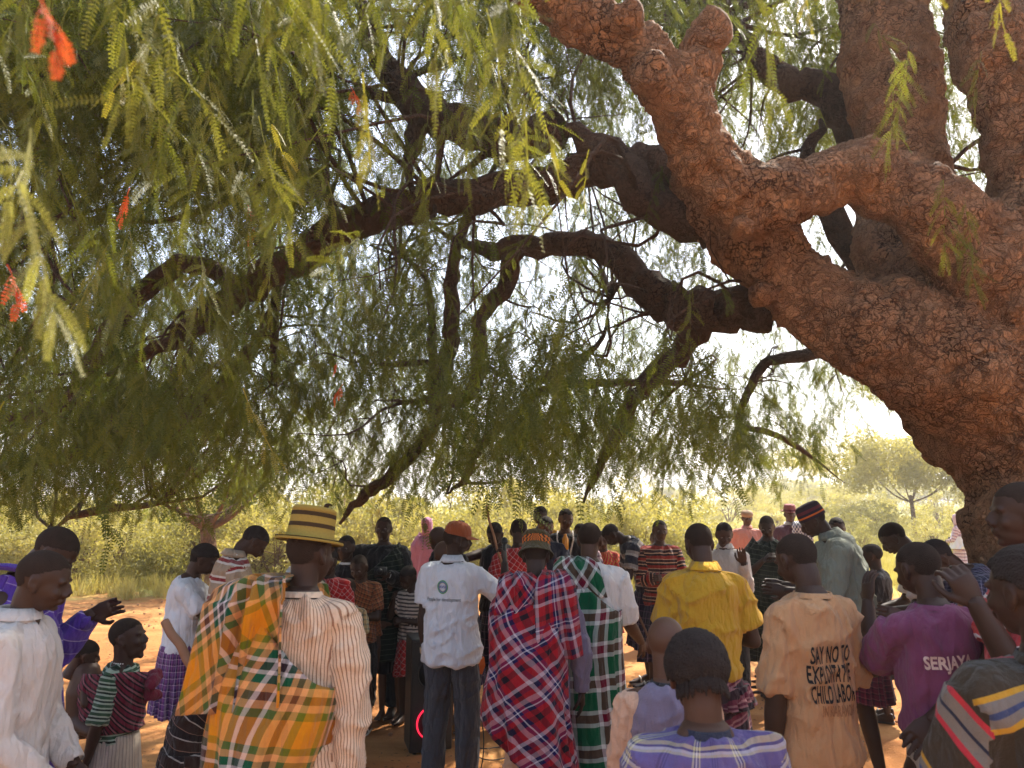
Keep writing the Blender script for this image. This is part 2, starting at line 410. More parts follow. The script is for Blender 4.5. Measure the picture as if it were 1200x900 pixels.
LIMBS = [
 ('dark', [(860, 240, 5.1, 70), (815, 205, 5.2, 58), (760, 196, 5.3, 52), (700, 196, 5.4, 46), (640, 216, 5.5, 46), (560, 226, 5.6, 44), (480, 240, 5.8, 44), (405, 266, 6.0, 40), (335, 310, 6.3, 38), (268, 350, 6.6, 34), (200, 400, 7.0, 24), (120, 440, 7.4, 18)]),
 ('dark', [(905, 362, 5.3, 52), (850, 362, 5.5, 50), (800, 360, 5.7, 48), (765, 345, 5.8, 44), (725, 300, 6.0, 34), (670, 284, 6.2, 30), (605, 290, 6.4, 26), (560, 292, 6.7, 18), (500, 262, 7.0, 12)]),
 ('dark', [(604, 292, 6.4, 24), (590, 340, 6.5, 22), (562, 378, 6.6, 18), (562, 430, 6.7, 18), (545, 465, 6.8, 16), (505, 470, 6.9, 12), (455, 470, 7.1, 8)]),
 ('dark', [(560, 230, 6.7, 10), (536, 290, 6.8, 14), (528, 345, 6.9, 18), (528, 400, 7.0, 20), (515, 455, 7.1, 18), (500, 510, 7.2, 16), (455, 560, 7.4, 14), (425, 582, 7.6, 16), (398, 612, 7.8, 12)]),
 ('dark', [(508, 470, 7.1, 12), (506, 400, 7.2, 10), (500, 330, 7.3, 8), (470, 300, 7.4, 6)]),
 ('dark', [(505, 425, 7.2, 8), (455, 427, 7.3, 6), (420, 424, 7.3, 4)]),
 ('dark', [(830, 372, 6.0, 30), (800, 410, 6.2, 27), (768, 440, 6.3, 26), (738, 475, 6.4, 19), (712, 530, 6.5, 17), (684, 588, 6.6, 12)]),
 ('dark', [(800, 448, 8.0, 7), (740, 448, 8.0, 9), (690, 450, 8.0, 10), (640, 455, 8.0, 10), (600, 490, 8.1, 10), (565, 520, 8.2, 11), (545, 560, 8.3, 10), (522, 580, 8.4, 8)]),
 ('dark', [(690, 420, 8.0, 5), (650, 440, 8.0, 9), (632, 445, 8.0, 10), (700, 405, 8.0, 8), (716, 350, 8.1, 5)]),
 ('dark', [(660, 150, 5.3, 50), (600, 165, 5.5, 48), (540, 150, 5.7, 46), (485, 120, 5.9, 44), (448, 70, 6.0, 30), (425, 10, 6.1, 24), (400, -60, 6.2, 20)]),
 ('dark', [(840, 262, 5.1, 60), (760, 240, 5.2, 50), (700, 170, 5.25, 46), (660, 150, 5.3, 50)]),
 ('dark', [(500, 135, 5.9, 30), (480, 180, 5.9, 22), (482, 235, 5.9, 20)]),
 ('dark', [(600, 150, 5.6, 16), (570, 180, 5.7, 14), (520, 215, 5.8, 12)]),
 ('dark', [(1060, 240, 5.9, 62), (1015, 165, 6.0, 60), (968, 112, 6.1, 44), (915, 92, 6.2, 36), (880, 60, 6.3, 30), (850, 10, 6.4, 26)]),
 ('dark', [(1020, 330, 6.0, 30), (950, 200, 6.0, 30), (965, 140, 6.1, 26)]),
 ('dark', [(40, -30, 5.0, 22), (34, 60, 5.2, 20), (42, 140, 5.4, 16), (36, 260, 5.6, 10)]),
 ('dark', [(290, 340, 6.6, 22), (210, 310, 6.9, 24), (140, 370, 7.1, 22), (95, 450, 7.3, 22), (45, 486, 7.4, 22), (-20, 490, 7.5, 20)]),
 ('dark', [(330, 330, 7.4, 8), (290, 420, 8.0, 14), (200, 500, 8.3, 18), (130, 520, 8.4, 20), (60, 540, 8.5, 16), (-30, 550, 8.6, 14)]),
 ('dark', [(350, 290, 6.9, 9), (325, 330, 7.2, 12), (322, 400, 7.3, 12), (318, 450, 7.3, 8)]),
 ('dark', [(1010, 392, 6.9, 18), (950, 414, 7.0, 16), (902, 424, 7.2, 13), (876, 460, 7.4, 10), (866, 505, 7.6, 8), (890, 540, 7.8, 5)]),
 ('dark', [(870, 500, 7.6, 7), (915, 512, 7.7, 7), (950, 535, 7.9, 5), (990, 566, 8.0, 3)]),
 ('dark', [(190, 590, 9.5, 5), (100, 600, 9.4, 12), (60, 620, 9.4, 7)]),
 ('dark', [(480, 120, 6.0, 14), (410, 110, 6.2, 12), (330, 130, 6.5, 10), (250, 150, 6.8, 8), (150, 170, 7.0, 6)]),
 ('dark', [(400, 265, 6.0, 14), (360, 200, 6.4, 12), (280, 230, 6.8, 10), (180, 260, 7.2, 7), (60, 250, 7.6, 5)]),
]
LP = []      # points twigs grow from
for k, pts in LIMBS:
    p, r = limb_px(pts, 5)
    p = [q + (rs.rand(3) - .5) * rr_ * .55 for q, rr_ in zip(map(V3, p), r)]
    LP += p
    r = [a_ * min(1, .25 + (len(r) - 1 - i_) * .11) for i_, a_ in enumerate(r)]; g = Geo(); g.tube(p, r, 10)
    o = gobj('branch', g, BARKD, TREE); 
    a, f = arrays(o.data); nn_ = normals(a, f)
    a = a + nn_ * ((vnoise(a * 14, 3) - .5) * .035 * np.clip(np.interp(np.linspace(0, 1, len(a)), np.linspace(0, 1, len(r)), r) / .12, .1, 1))[:, None]
    o.data.vertices.foreach_set('co', (a - TO).astype(np.float32).ravel()); o.data.update()
p, r = limb_px(MAIN['dark']); LP += [V3(q) for q in p[12:]]
LPA = np.array(LP)

# ---- feathery leaf sprays (pinnate leaves along a drooping twig)
def frond(V, Fc, p0, d0, L, pairs, lw, ll, droop, rg):
    """one pinnate leaf: leaflets in pairs along a bending midrib"""
    p = V3(p0); d = nz(d0); side = nz(np.cross(d, rg.normal(size=3))); st = L / pairs
    up = np.cross(side, d)
    pts = [p.copy()]
    for i in range(pairs):
        d = nz(d + V3((0, 0, -droop / pairs))); p = p + d * st; pts.append(p.copy())
        taper = .55 + .45 * math.sin(math.pi * min(1, (i + 1.2) / (pairs + .6)))
        for s_ in (-1, 1):
            a = nz(side * s_ + d * .55 + up * rg.uniform(-.25, .25)); l_ = ll * taper * rg.uniform(.85, 1.1); wv = nz(np.cross(up, a)) * lw * .5
            b = p + a * l_ * .5; e = p + a * l_; k = len(V)
            V += [p, b + wv, e, b - wv]; Fc.append((k, k + 1, k + 2, k + 3))
    w_ = up * .0; q = side * lw * .16
    for i in range(len(pts) - 1):
        k = len(V); V += [pts[i] - q, pts[i] + q, pts[i + 1] + q, pts[i + 1] - q]; Fc.append((k, k + 1, k + 2, k + 3))

def spray(seed, L, nf, fl, pairs, lw, ll, droop=.9, wide=.8):
    rg = np.random.RandomState(seed); V = []; Fc = []
    p = V3((0, 0, 0)); d = nz((rg.uniform(-.5, .5), rg.uniform(-.5, .5), -.35)); q0 = p
    for i in range(nf):
        d = nz(d + V3((rg.uniform(-.15, .15), rg.uniform(-.15, .15), -droop / nf * 1.5))); p2 = p + d * L / nf
        s = nz(np.cross(d, (rg.normal(), rg.normal(), .2))) * .0022
        k = len(V); V += [p - s, p + s, p2 + s * .8, p2 - s * .8]; Fc.append((k, k + 1, k + 2, k + 3))
        for _ in range(1 if rg.rand() < .3 else 2):
            dd = nz(V3((rg.normal(), rg.normal(), rg.uniform(-1.2, -.1))) * wide + d * .5)
            frond(V, Fc, p2, dd, fl * rg.uniform(.7, 1.15), pairs, lw, ll, droop * 1.1, rg)
        p = p2
    return np.array(V), np.array(Fc)

LEAF = leafmat('leaf', (.048, .074, .014), (.155, .165, .032), .55)
LEAFY = leafmat('leaf_yellow', (.20, .20, .035), (.32, .28, .06), .5)
LEAFR = leafmat('leaf_red', (.50, .07, .03), (.62, .14, .05), .5)
LEAFB = leafmat('leaf_bush', (.26, .245, .085), (.50, .43, .18), .45)
LEAFG = leafmat('grass_blade', (.36, .31, .10), (.52, .44, .19), .4)
LIB = bpy.data.collections.new('spray_library')      # sources for instancing, not in the scene
def lib(name, me, mat):
    c = bpy.data.collections.new(name); 
    for i, m_ in enumerate(me):
        m_.materials.append(mat); o = bpy.data.objects.new('%s_%d' % (name, i), m_); c.objects.link(o)
    return c
far_sprays = lib('spray_far', [mk_mesh('spray', *spray(i, .56, 9, .145, 9, .0088, .0240, .62, 1.1), smooth=False) for i in range(6)], LEAF)

def scatter(name, pts, rot, scl, idx, coll, parent=None, mat=None, **kw):
    """one object made of real instanced pieces (geometry nodes)"""
    me = bpy.data.meshes.new(name); me.vertices.add(len(pts)); me.vertices.foreach_set('co', np.asarray(pts, dtype=np.float32).ravel())
    for nm, ty, ar, key in (('rot', 'FLOAT_VECTOR', rot, 'vector'), ('scl', 'FLOAT', scl, 'value'), ('idx', 'INT', idx, 'value')):
        at_ = me.attributes.new(nm, ty, 'POINT'); at_.data.foreach_set(key, np.asarray(ar).ravel())
    me.update(); o = link(name, me, None, parent, **kw)
    ng = bpy.data.node_groups.new(name, 'GeometryNodeTree')
    ng.interface.new_socket('Geometry', in_out='INPUT', socket_type='NodeSocketGeometry'); ng.interface.new_socket('Geometry', in_out='OUTPUT', socket_type='NodeSocketGeometry')
    N = ng.nodes; gi = N.new('NodeGroupInput'); go = N.new('NodeGroupOutput'); ip = N.new('GeometryNodeInstanceOnPoints'); ci = N.new('GeometryNodeCollectionInfo')
    ci.inputs['Collection'].default_value = coll; ci.inputs['Separate Children'].default_value = True; ci.inputs['Reset Children'].default_value = True
    ip.inputs['Pick Instance'].default_value = True
    for nm, ty, sk in (('rot', 'FLOAT_VECTOR', 'Rotation'), ('scl', 'FLOAT', 'Scale'), ('idx', 'INT', 'Instance Index')):
        a = N.new('GeometryNodeInputNamedAttribute'); a.data_type = ty; a.inputs['Name'].default_value = nm
        ng.links.new([s_ for s_ in a.outputs if s_.enabled and s_.name == 'Attribute'][0], ip.inputs[sk])
    ng.links.new(gi.outputs[0], ip.inputs['Points']); ng.links.new(ci.outputs[0], ip.inputs['Instance']); ng.links.new(ip.outputs[0], go.inputs[0])
    md = o.modifiers.new('scatter', 'NODES'); md.node_group = ng
    return o

COV = np.array([
 [.88,.88,.86,.86,.72,.86,.80,.74,.76,.80,.62,.44],
 [.50,.50,.72,.82,.62,.68,.50,.54,.74,.76,.58,.40],
 [.66,.66,.70,.76,.66,.58,.70,.72,.72,.64,.44,.36],
 [.80,.84,.76,.58,.72,.56,.66,.68,.68,.56,.32,.10],
 [.86,.90,.88,.74,.64,.66,.70,.76,.78,.70,.18,.02],
 [.93,.94,.91,.88,.72,.72,.78,.78,.80,.76,.18,.00]])
PXB = [0, 60, 200, 240, 330, 400, 470, 560, 640, 760, 900, 990, 1040, 1100, 1200]
PYB = [600, 604, 596, 588, 590, 596, 590, 578, 576, 574, 570, 545, 490, 430, 380]
LS = []
for _, q_ in LIMBS + [('m', MAIN['base'][4:]), ('m', MAIN['upper'][4:])]:
    for a_, b_ in zip(q_[:-1], q_[1:]):
        if max(a_[3], b_[3]) < 22: continue
        for k_ in range(6): LS.append([lerp(a_[i_], b_[i_], k_ / 6) for i_ in range(4)])
LS = np.array(LS)
pts = []
for _ in range(400000):
    x = rnd.uniform(-60, 1260); y = rnd.uniform(-60, 604)
    c = COV[min(5, max(0, int(y // 100)))][min(11, max(0, int(x // 100)))]
    if rnd.random() > -math.log(1 - min(c, .97)) / 3.5: continue
    dmin = max(3.4, (.30 * F) / max(2, 590 - y) ); dmin = min(dmin, 9.5)
    zt = 8.5; dmax = min(12.0, max(dmin + 1.5, (zt - CAM_H) * F / max(30, 590 - y)))
    d = dmin + (dmax - dmin) * rnd.random() ** .7
    if y > np.interp(x, PXB, PYB) + rnd.gauss(-8, 9) - .47 * F / d: continue
    # boughs stay readable: little foliage hangs right in front of them
    hit = (np.abs(LS[:, 0] - x) < LS[:, 3] * .5 + 16) & (y > LS[:, 1] - LS[:, 3] * .5 - 95) & (y < LS[:, 1] + LS[:, 3] * .5) & (d < LS[:, 2] + .3)
    if hit.any() and rnd.random() < .72: continue
    # airy gaps: keep the foliage in boughs
    p = at(x, y, d)
    nv = vnoise(np.array([[p.x * .55, p.y * .55, p.z * .8]]), 21)[0] * .5 + vnoise(np.array([[p.x * 1.9, p.y * 1.9, p.z * 1.9]]), 22)[0] * .5
    if nv < .465 + rnd.uniform(-.04, .04): continue
    if x > 860 and d < 5.9: continue
    if x > 600 and y < 270 and d < 5.0: continue
    if 380 < x < 640 and 120 < y < 290 and d < 5.6 and rnd.random() < .6: continue
    pts.append((*p,))
    if len(pts) >= 10400: break
nview = len(pts)
# the rest of the crown: to the right, overhead and out to the left, where the photograph does not look
for _ in range(3600):
    a = rnd.uniform(-2.6, 2.2); r_ = rnd.uniform(2, 9.5)
    x = 3.2 + r_ * math.sin(a) ; y = 5 + r_ * math.cos(a); z = 2.8 + (5.6) * (1 - (r_ / 9.8) ** 2) ** .5 - rnd.uniform(0, 1.6)
    q = cam.matrix_world
    vy = y * math.cos(TILT) + (z - CAM_H) * math.sin(TILT); vz = -y * math.sin(TILT) + (z - CAM_H) * math.cos(TILT)
    if vy > 0 and abs(x) / vy < .74 and vz / vy < .58: continue
    if y < 1.0 and z < 4.5: continue
    pts.append((x, y, max(z, 3.2)))
pts = np.array(pts); n = len(pts)
rot = np.stack([rs.normal(0, .22, n), rs.normal(0, .22, n), rs.uniform(0, 6.28, n)], 1)
scatter('foliage', pts - TO, rot, rs.uniform(.75, 1.25, n), rs.randint(0, 6, n), far_sprays, TREE, kind='stuff')
print('sprays', nview, n)

# twigs reaching from the limbs into the foliage
g = Geo(); ids = rs.choice(nview, 800, replace=False)
for i in ids:
    e = pts[i]; dist = np.linalg.norm(LPA - e, axis=1); k = dist.argmin()
    if dist[k] > 2.6: continue
    s = LPA[k]; L = dist[k]; n_ = 7; mid = []
    off = rs.normal(0, .12 * L, 3); off2 = rs.normal(0, .07 * L, 3)
    for j in range(n_ + 1):
        q = j / n_; mid.append(s * (1 - q) + e * q + off * math.sin(math.pi * q) + off2 * math.sin(2 * math.pi * q) + V3((0, 0, .1 * L * math.sin(math.pi * q))))
    r0 = min(.022, .007 + .007 * L)
    g.tube(mid, np.linspace(r0, .004, n_ + 1), 5)
    for b in range(3):                              # side shoots
        j = rs.randint(2, n_); d = nz(rs.normal(0, 1, 3) + V3((0, 0, -.2))) * rs.uniform(.2, .5); m0 = mid[j]
        g.tube([m0, m0 + d * .5 + rs.normal(0, .03, 3), m0 + d], [.006, .004, .002], 4)
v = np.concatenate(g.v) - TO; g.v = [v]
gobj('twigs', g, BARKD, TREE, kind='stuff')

# single sprays hanging close to the camera: each one a piece of its own
near = [mk_mesh('near_spray', *spray(100 + i, .34, 9, .125, 14, .0046, .0135, .75, .7), smooth=False) for i in range(4)]
LEAFN = leafmat('leaf_near', (.085, .105, .018), (.20, .20, .045), .5)
for m_ in near: m_.materials.append(LEAFN)
neary = [mk_mesh('near_spray_yellow', *spray(120 + i, .22, 5, .09, 11, .005, .013, .9, .35), smooth=False) for i in range(2)]
for m_ in neary: m_.materials.append(LEAFY)
nearp = near[0].copy(); nearp.materials.clear(); nearp.materials.append(leafmat('leaf_pale', (.26, .28, .09), (.36, .36, .13), .5))
nearr = mk_mesh('near_spray_red', *spray(130, .10, 4, .05, 6, .006, .012, .9, .5), smooth=False); nearr.materials.append(LEAFR)
spots = []
for x in range(0, 620, 20): spots.append((x + rnd.uniform(-12, 12), rnd.uniform(-190, -20), rnd.uniform(1.25, 2.5), 0))
for _ in range(46): spots.append((rnd.uniform(-20, 430), rnd.uniform(-60, 330), rnd.uniform(1.9, 3.4), 0))
for _ in range(20): spots.append((rnd.uniform(430, 625), rnd.uniform(-60, 150), rnd.uniform(2.4, 3.6), 0))
for _ in range(14): spots.append((rnd.uniform(-20, 300), rnd.uniform(280, 460), rnd.uniform(2.8, 4.2), 0))
spots += [(600, 40, 1.5, 0), (590, -20, 1.35, 0), (570, 10, 1.5, 0), (650, 150, 2.3, 0), (1065, 50, 3.2, 0), (1050, 70, 3.4, 0), (1105, 200, 3.6, 0), (1130, 230, 3.7, 0), (1110, 260, 3.8, 0), (875, -60, 1.6, 0), (940, -60, 1.7, 0), (1020, 20, 3.6, 0), (1150, 60, 3.5, 0)]
spots += [(425, 85, 1.15, 1), (36, 150, .85, 3), (2, 170, .72, 3), (945, -60, 1.6, 1), (1100, -75, 1.25, 1), (1165, -50, 1.25, 1), (285, 455, 3.2, 1), (640, 150, 1.7, 1), (690, 175, 1.8, 1), (175, 50, 1.6, 1), (5, 470, 2.6, 1), (310, 130, 2.3, 1), (130, 280, 2.3, 1)]
spots += [(38, -14, .6, 2), (8, 310, 1.6, 2), (152, 220, 2.6, 2), (395, 425, 3.6, 2), (402, 450, 3.7, 2), (290, 240, 4.2, 2), (410, 100, 2.8, 2), (300, 265, 4.4, 2)]
for (x, y, d, k) in spots:
    me = nearp if k == 3 else near[rnd.randrange(4)] if k == 0 else (neary[rnd.randrange(2)] if k == 1 else nearr)
    p = at(x, y, d) - Vector(TO); o = link('leaf_spray', me, None, TREE); o.location = p
    o.rotation_euler = (rnd.gauss(0, .2), rnd.gauss(0, .2), rnd.uniform(0, 6.3)); s_ = rnd.uniform(.75, 1.15) * (1.25 if d > 2.5 and k != 2 else .62 if k == 3 else .75 if k == 2 and d < 1 else .7 if k == 1 and d < 2 else 1); o.scale = (s_,) * 3
    if k in (1, 2): o['label'] = 'yellowed hanging leaf spray' if k == 1 else 'red withered leaf spray'
# ------------------------------------------------------------------ bushes, far trees, grass
def bushgeo(seed, rx, rz, n, leaf):
    """many small leaves through the crown's volume, in clumps"""
    rg = np.random.RandomState(seed); cl = []
    for _ in range(26):
        a = rg.uniform(0, 6.28); r_ = rx * rg.uniform(0, 1) ** .5; z = rz * (.15 + .85 * rg.uniform(0, 1) * (1 - (r_ / rx) ** 2 * .55)); cl.append((r_ * math.cos(a), r_ * math.sin(a), z, rg.uniform(.16, .42) * rx))
    cl = np.array(cl); k = rg.randint(0, len(cl), n); d = rg.normal(size=(n, 3)); d /= np.linalg.norm(d, axis=1, keepdims=True)
    c = cl[k, :3] + d * (cl[k, 3] * rg.uniform(.3, 1, n) ** .5)[:, None] * [1, 1, .8]; c[:, 2] = np.abs(c[:, 2]) + .02
    a = rg.normal(size=(n, 3)); a /= np.linalg.norm(a, axis=1, keepdims=True); b = np.cross(a, rg.normal(size=(n, 3))); b /= np.linalg.norm(b, axis=1, keepdims=True)
    L = leaf * rg.uniform(.6, 1.4, n)[:, None]; a = a * L; b = b * L * .35
    V = np.stack([c - a, c + b, c + a, c - b], 1).reshape(-1, 3); Fc = np.arange(4 * n).reshape(-1, 4)
    return V, Fc
def stems(seed, h, n, r0, spread):
    rg = np.random.RandomState(seed); g = Geo()
    for _ in range(n):
        a = rg.uniform(0, 6.28); e = V3((math.cos(a) * spread * rg.uniform(.2, 1), math.sin(a) * spread * rg.uniform(.2, 1), h * rg.uniform(.6, 1)))
        m_ = e * .5 + rg.normal(0, .08 * h, 3) * [1, 1, .3]; m_[2] = abs(m_[2])
        g.tube(spline([(0, 0, -.05), m_, e], 4), np.linspace(r0, r0 * .25, 9), 5)
        for _ in range(3):
            d = rg.normal(0, .25 * h, 3); g.tube([m_, m_ + d * .5 + (0, 0, .1), m_ + d + (0, 0, .2)], [r0 * .5, r0 * .35, r0 * .15], 4)
    return g
BMESH = []
for i in range(4):
    v, f = bushgeo(40 + i, 1.5, 2.2, 7000, .05); me = mk_mesh('bush_crown', v, f, smooth=False); me.materials.append(LEAFB)
    BMESH.append((me, stems(60 + i, 1.8, 9, .03, .9).mesh('bush_stems')))
    BMESH[-1][1].materials.append(BARKF)
BL = ['yellow green bush in the dense thicket edge behind the clearing', 'tall leafy bush deep in the thicket behind the gathering', 'low shrub standing alone out on the grassy plain']
cnt = 0
def bush(x, y, s, sz, lab, grp):
    global cnt
    me, st = BMESH[cnt % 4]; cnt += 1
    o = empty('bush', (x, y, 0), rnd.uniform(0, 6.3), label=lab, category='bush', group=grp); o.scale = (s, s, s * sz)
    link('crown', me, None, o); link('stems', st, None, o)
for i in range(26):
    x = -15.5 + i * .78 + rnd.uniform(-.35, .35); bush(x, 18.3 + rnd.uniform(-.6, .8) - .02 * x, rnd.uniform(.65, .95), rnd.uniform(.85, 1.15), BL[0], 'bushes along the front of the thicket')
for i in range(22):
    x = -18 + i * 1.05 + rnd.uniform(-.5, .5); bush(x, 21 + rnd.uniform(-.8, 1.4), rnd.uniform(.95, 1.2), rnd.uniform(.95, 1.15), BL[1], 'taller bushes deep in the thicket')
for (px, d, s) in [(830, 24, .7), (870, 30, .8), (905, 46, 1.2), (955, 52, 1.6), (990, 40, .9), (1008, 34, 1.0), (1040, 44, 1.1), (1080, 30, .8), (1095, 55, 1.4), (1130, 28, .9), (1160, 40, 1.2), (985, 70, 1.9), (940, 85, 2.2), (880, 75, 2.0), (1030, 90, 2.4), (1210, 34, 1.2), (1000, 26, .55), (1110, 24, .5), (920, 26, .4), (850, 60, 1.7)]:
    bush((px - 600) / F * d, d, s, rnd.uniform(.75, 1.0), BL[2], 'shrubs dotted over the plain')

def small_tree(px, d, h, rx, lab, crown_z, nleaf, leaf, trunk_r, mat, sd, lm, sp=.35, vs=.10):
    x = (px - 600) / F * d; o = empty('tree', (x, d, 0), 0, label=lab, category='tree')
    rg = np.random.RandomState(sd); g = Geo(); hz = h * .38
    g.limb(spline([(0, 0, -.1), (trunk_r * .5, 0, hz * .5), (0, 0, hz)], 4), np.linspace(trunk_r * 1.25, trunk_r * .85, 9), 10); C_ = []
    for i in range(8):
        a = i * .785 + rg.uniform(-.3, .3); r_ = rx * rg.uniform(.45, .95); e = V3((math.cos(a) * r_, math.sin(a) * r_, h * rg.uniform(.62, .9))); m_ = e * .5; m_[2] = hz + (e[2] - hz) * .35
        g.tube(spline([(0, 0, hz * .85), m_ * .8 + (0, 0, .1), e], 5), np.linspace(trunk_r * .4, .012, 11), 7); C_.append(e)
        for _ in range(3): C_.append(e + rg.normal(0, 1, 3) * (rx * sp, rx * sp, h * vs))
    gobj('trunk', g, mat, o)
    C_ = np.array(C_ + [c_ * [.6, .6, .8] + rg.normal(0, .3, 3) for c_ in C_[::2]]); k = rg.randint(0, len(C_), nleaf); q = rg.normal(size=(nleaf, 3)); q /= np.linalg.norm(q, axis=1, keepdims=True)
    c = C_[k] + q * (rx * .30 * rg.uniform(0, 1, nleaf) ** .45)[:, None] * [1, 1, .6]; c = c[c[:, 2] > crown_z]; nn = len(c)
    a = rg.normal(size=(nn, 3)); a /= np.linalg.norm(a, axis=1, keepdims=True); b = np.cross(a, rg.normal(size=(nn, 3))); b /= np.linalg.norm(b, axis=1, keepdims=True)
    L = leaf * rg.uniform(.6, 1.4, nn)[:, None]; V = np.stack([c - a * L, c + b * L * .35, c + a * L, c - b * L * .35], 1).reshape(-1, 3)
    link('crown', mk_mesh('crown', V, np.arange(4 * nn).reshape(-1, 4), smooth=False), lm, o)
    return o
small_tree(248, 16.5, 4.0, 1.9, 'smaller tree with forked orange-brown trunk rising behind the bowed men at left', 1.5, 14000, .05, .17, BARKF, 5, LEAF)
small_tree(1062, 38, 5.6, 4.0, 'hazy wide-crowned acacia standing on the plain near the leaning trunk', 0.8, 34000, .10, .10, BARKF, 9, LEAFB, .6, .22)
for i in range(26):
    d = rnd.uniform(110, 260); px = rnd.uniform(780, 1260)
    small_tree(px, d, rnd.uniform(4, 6.5), rnd.uniform(3, 6), 'tiny dark tree in the distant line along the horizon', .3, 900, .45, .2, BARKF, 200 + i, LEAFB)['group'] = 'trees along the horizon'

def blade_tuft(seed, n, h):
    rg = np.random.RandomState(seed); V = []; Fc = []
    for _ in range(n):
        a = rg.uniform(0, 6.28); r_ = rg.uniform(0, .14); b = V3((r_ * math.cos(a), r_ * math.sin(a), 0)); l_ = V3((rg.normal(0, .3), rg.normal(0, .3), 1)) * h * rg.uniform(.5, 1.1); wv = V3((math.cos(a + 1.5), math.sin(a + 1.5), 0)) * .006
        k = len(V); V += [b - wv, b + wv, b + l_ * .6 + wv * .7, b + l_]; Fc.append((k, k + 1, k + 2, k + 3))
    return np.array(V), np.array(Fc)
tufts = lib('tuft', [mk_mesh('tuft', *blade_tuft(i, 34, .30), smooth=False) for i in range(4)], LEAFG)
gp = []
while len(gp) < 7000:
    d = 15.5 + 75 * rnd.random() ** 1.7; x = rnd.uniform(-.95, .95) * d * .85
    if d < 18.5 and rnd.random() < .6: continue
    gp.append((x, d + rnd.gauss(0, .3), 0))
n = len(gp)
scatter('dry_grass', gp, np.stack([np.zeros(n), np.zeros(n), rs.uniform(0, 6.3, n)], 1), rs.uniform(.6, 1.7, n), rs.randint(0, 4, n), tufts, None, kind='stuff', label='dry yellow grass covering the plain and the foot of the thicket', category='grass')

pg = Geo()
for _ in range(900):
    x = rnd.uniform(-8, 6); y = rnd.uniform(4.4, 15); r_ = rnd.uniform(.004, .016) * (1 + .05 * y); pg.blob((x, y, r_ * .2), (r_, r_ * rnd.uniform(.6, 1), r_ * .6), 6, 4)
gobj('pebbles', pg, plain('pebble', (.34, .18, .10), .9, var=.4, scale=30), kind='stuff', label='small stones and crumbs of earth strewn over the clearing', category='pebbles')
# leaf litter and crumbs of earth under the tree
t_ = Geo(); lt = []
V = []; Fc = []
for _ in range(9000):
    x = rnd.uniform(-6, 5); y = rnd.uniform(4.6, 13); 
    if vnoise(np.array([[x * .9, y * .9, 0]]), 31)[0] < .45: continue
    a = rnd.uniform(0, 6.28); L = rnd.uniform(.006, .024); wv = L * rnd.uniform(.2, .6); z = rnd.uniform(.0, .014)
    c, s = math.cos(a), math.sin(a); k = len(V)
    V += [(x - c * L, y - s * L, z), (x + s * wv, y - c * wv, z + .004), (x + c * L, y + s * L, z + .003), (x - s * wv, y + c * wv, z + .006)]; Fc.append((k, k + 1, k + 2, k + 3))
link('leaf_litter', mk_mesh('leaf_litter', np.array(V), np.array(Fc), smooth=False), plain('litter', (.15, .085, .045), .9, var=.5, scale=20), kind='stuff', label='scattered dead leaflets and crumbs lying on the red earth', category='leaf litter')
# ------------------------------------------------------------------ people: shared templates
def head_geo(kid=False):
    g = Geo()
    g.blob((0, -.012, .030), (.074, .094, .084), 28, 18)          # cranium
    g.blob((0, .022, -.012), (.064, .070, .080), 24, 14)          # face block
    g.blob((0, .036, -.058), (.050, .052, .050), 20, 12)          # jaw
    g.blob((0, .074, -.090), (.021, .017, .017))                  # chin
    g.tube([(0, .088, .022), (0, .097, .004), (0, .106, -.012)], [.008, .009, .013], 10)
    for s in (-1, 1):
        g.blob((s * .013, .096, -.020), (.0105, .013, .010))      # nostril wings
        g.blob((s * .036, .066, -.018), (.021, .020, .020))       # cheekbone
        g.blob((s * .028, .072, .028), (.026, .015, .012))        # brow
        g.blob((s * .074, -.004, .002), (.010, .020, .031), 14, 10, rotm('Z', s * 22))   # ear
        g.blob((s * .072, .004, -.024), (.009, .011, .013))
    g.blob((0, .091, -.043), (.025, .011, .009)); g.blob((0, .089, -.056), (.022, .011, .009))
    g.tube([(0, -.020, -.02), (0, -.018, -.10), (0, -.022, -.20)], [.056, .052, .058], 20)
    return g
def pushes(v, spots):
    for c, r, d in spots:
        w_ = np.exp(-((v - V3(c)) ** 2).sum(1) / r ** 2); v = v + w_[:, None] * V3(d)
    return v
hv, hf = remesh(head_geo(), .0044, 11, .55)
hv = pushes(hv, [((s * .031, .088, .010), .014, (0, -.010, 0)) for s in (-1, 1)] + [((s * .086, -.002, .004), .011, (-s * .006, 0, 0)) for s in (-1, 1)] + [((0, .112, -.0495), .006, (0, -.006, 0))] + [((s * .024, .108, -.0495), .006, (0, -.004, 0)) for s in (-1, 1)])
HEAD = (hv, hf)
lv, lf = remesh(head_geo(), .0085, 3, .6); lv = pushes(lv, [((s * .031, .088, .010), .014, (0, -.009, 0)) for s in (-1, 1)])
HEADL = (lv, lf)
print('head tris', len(hf), len(lf))

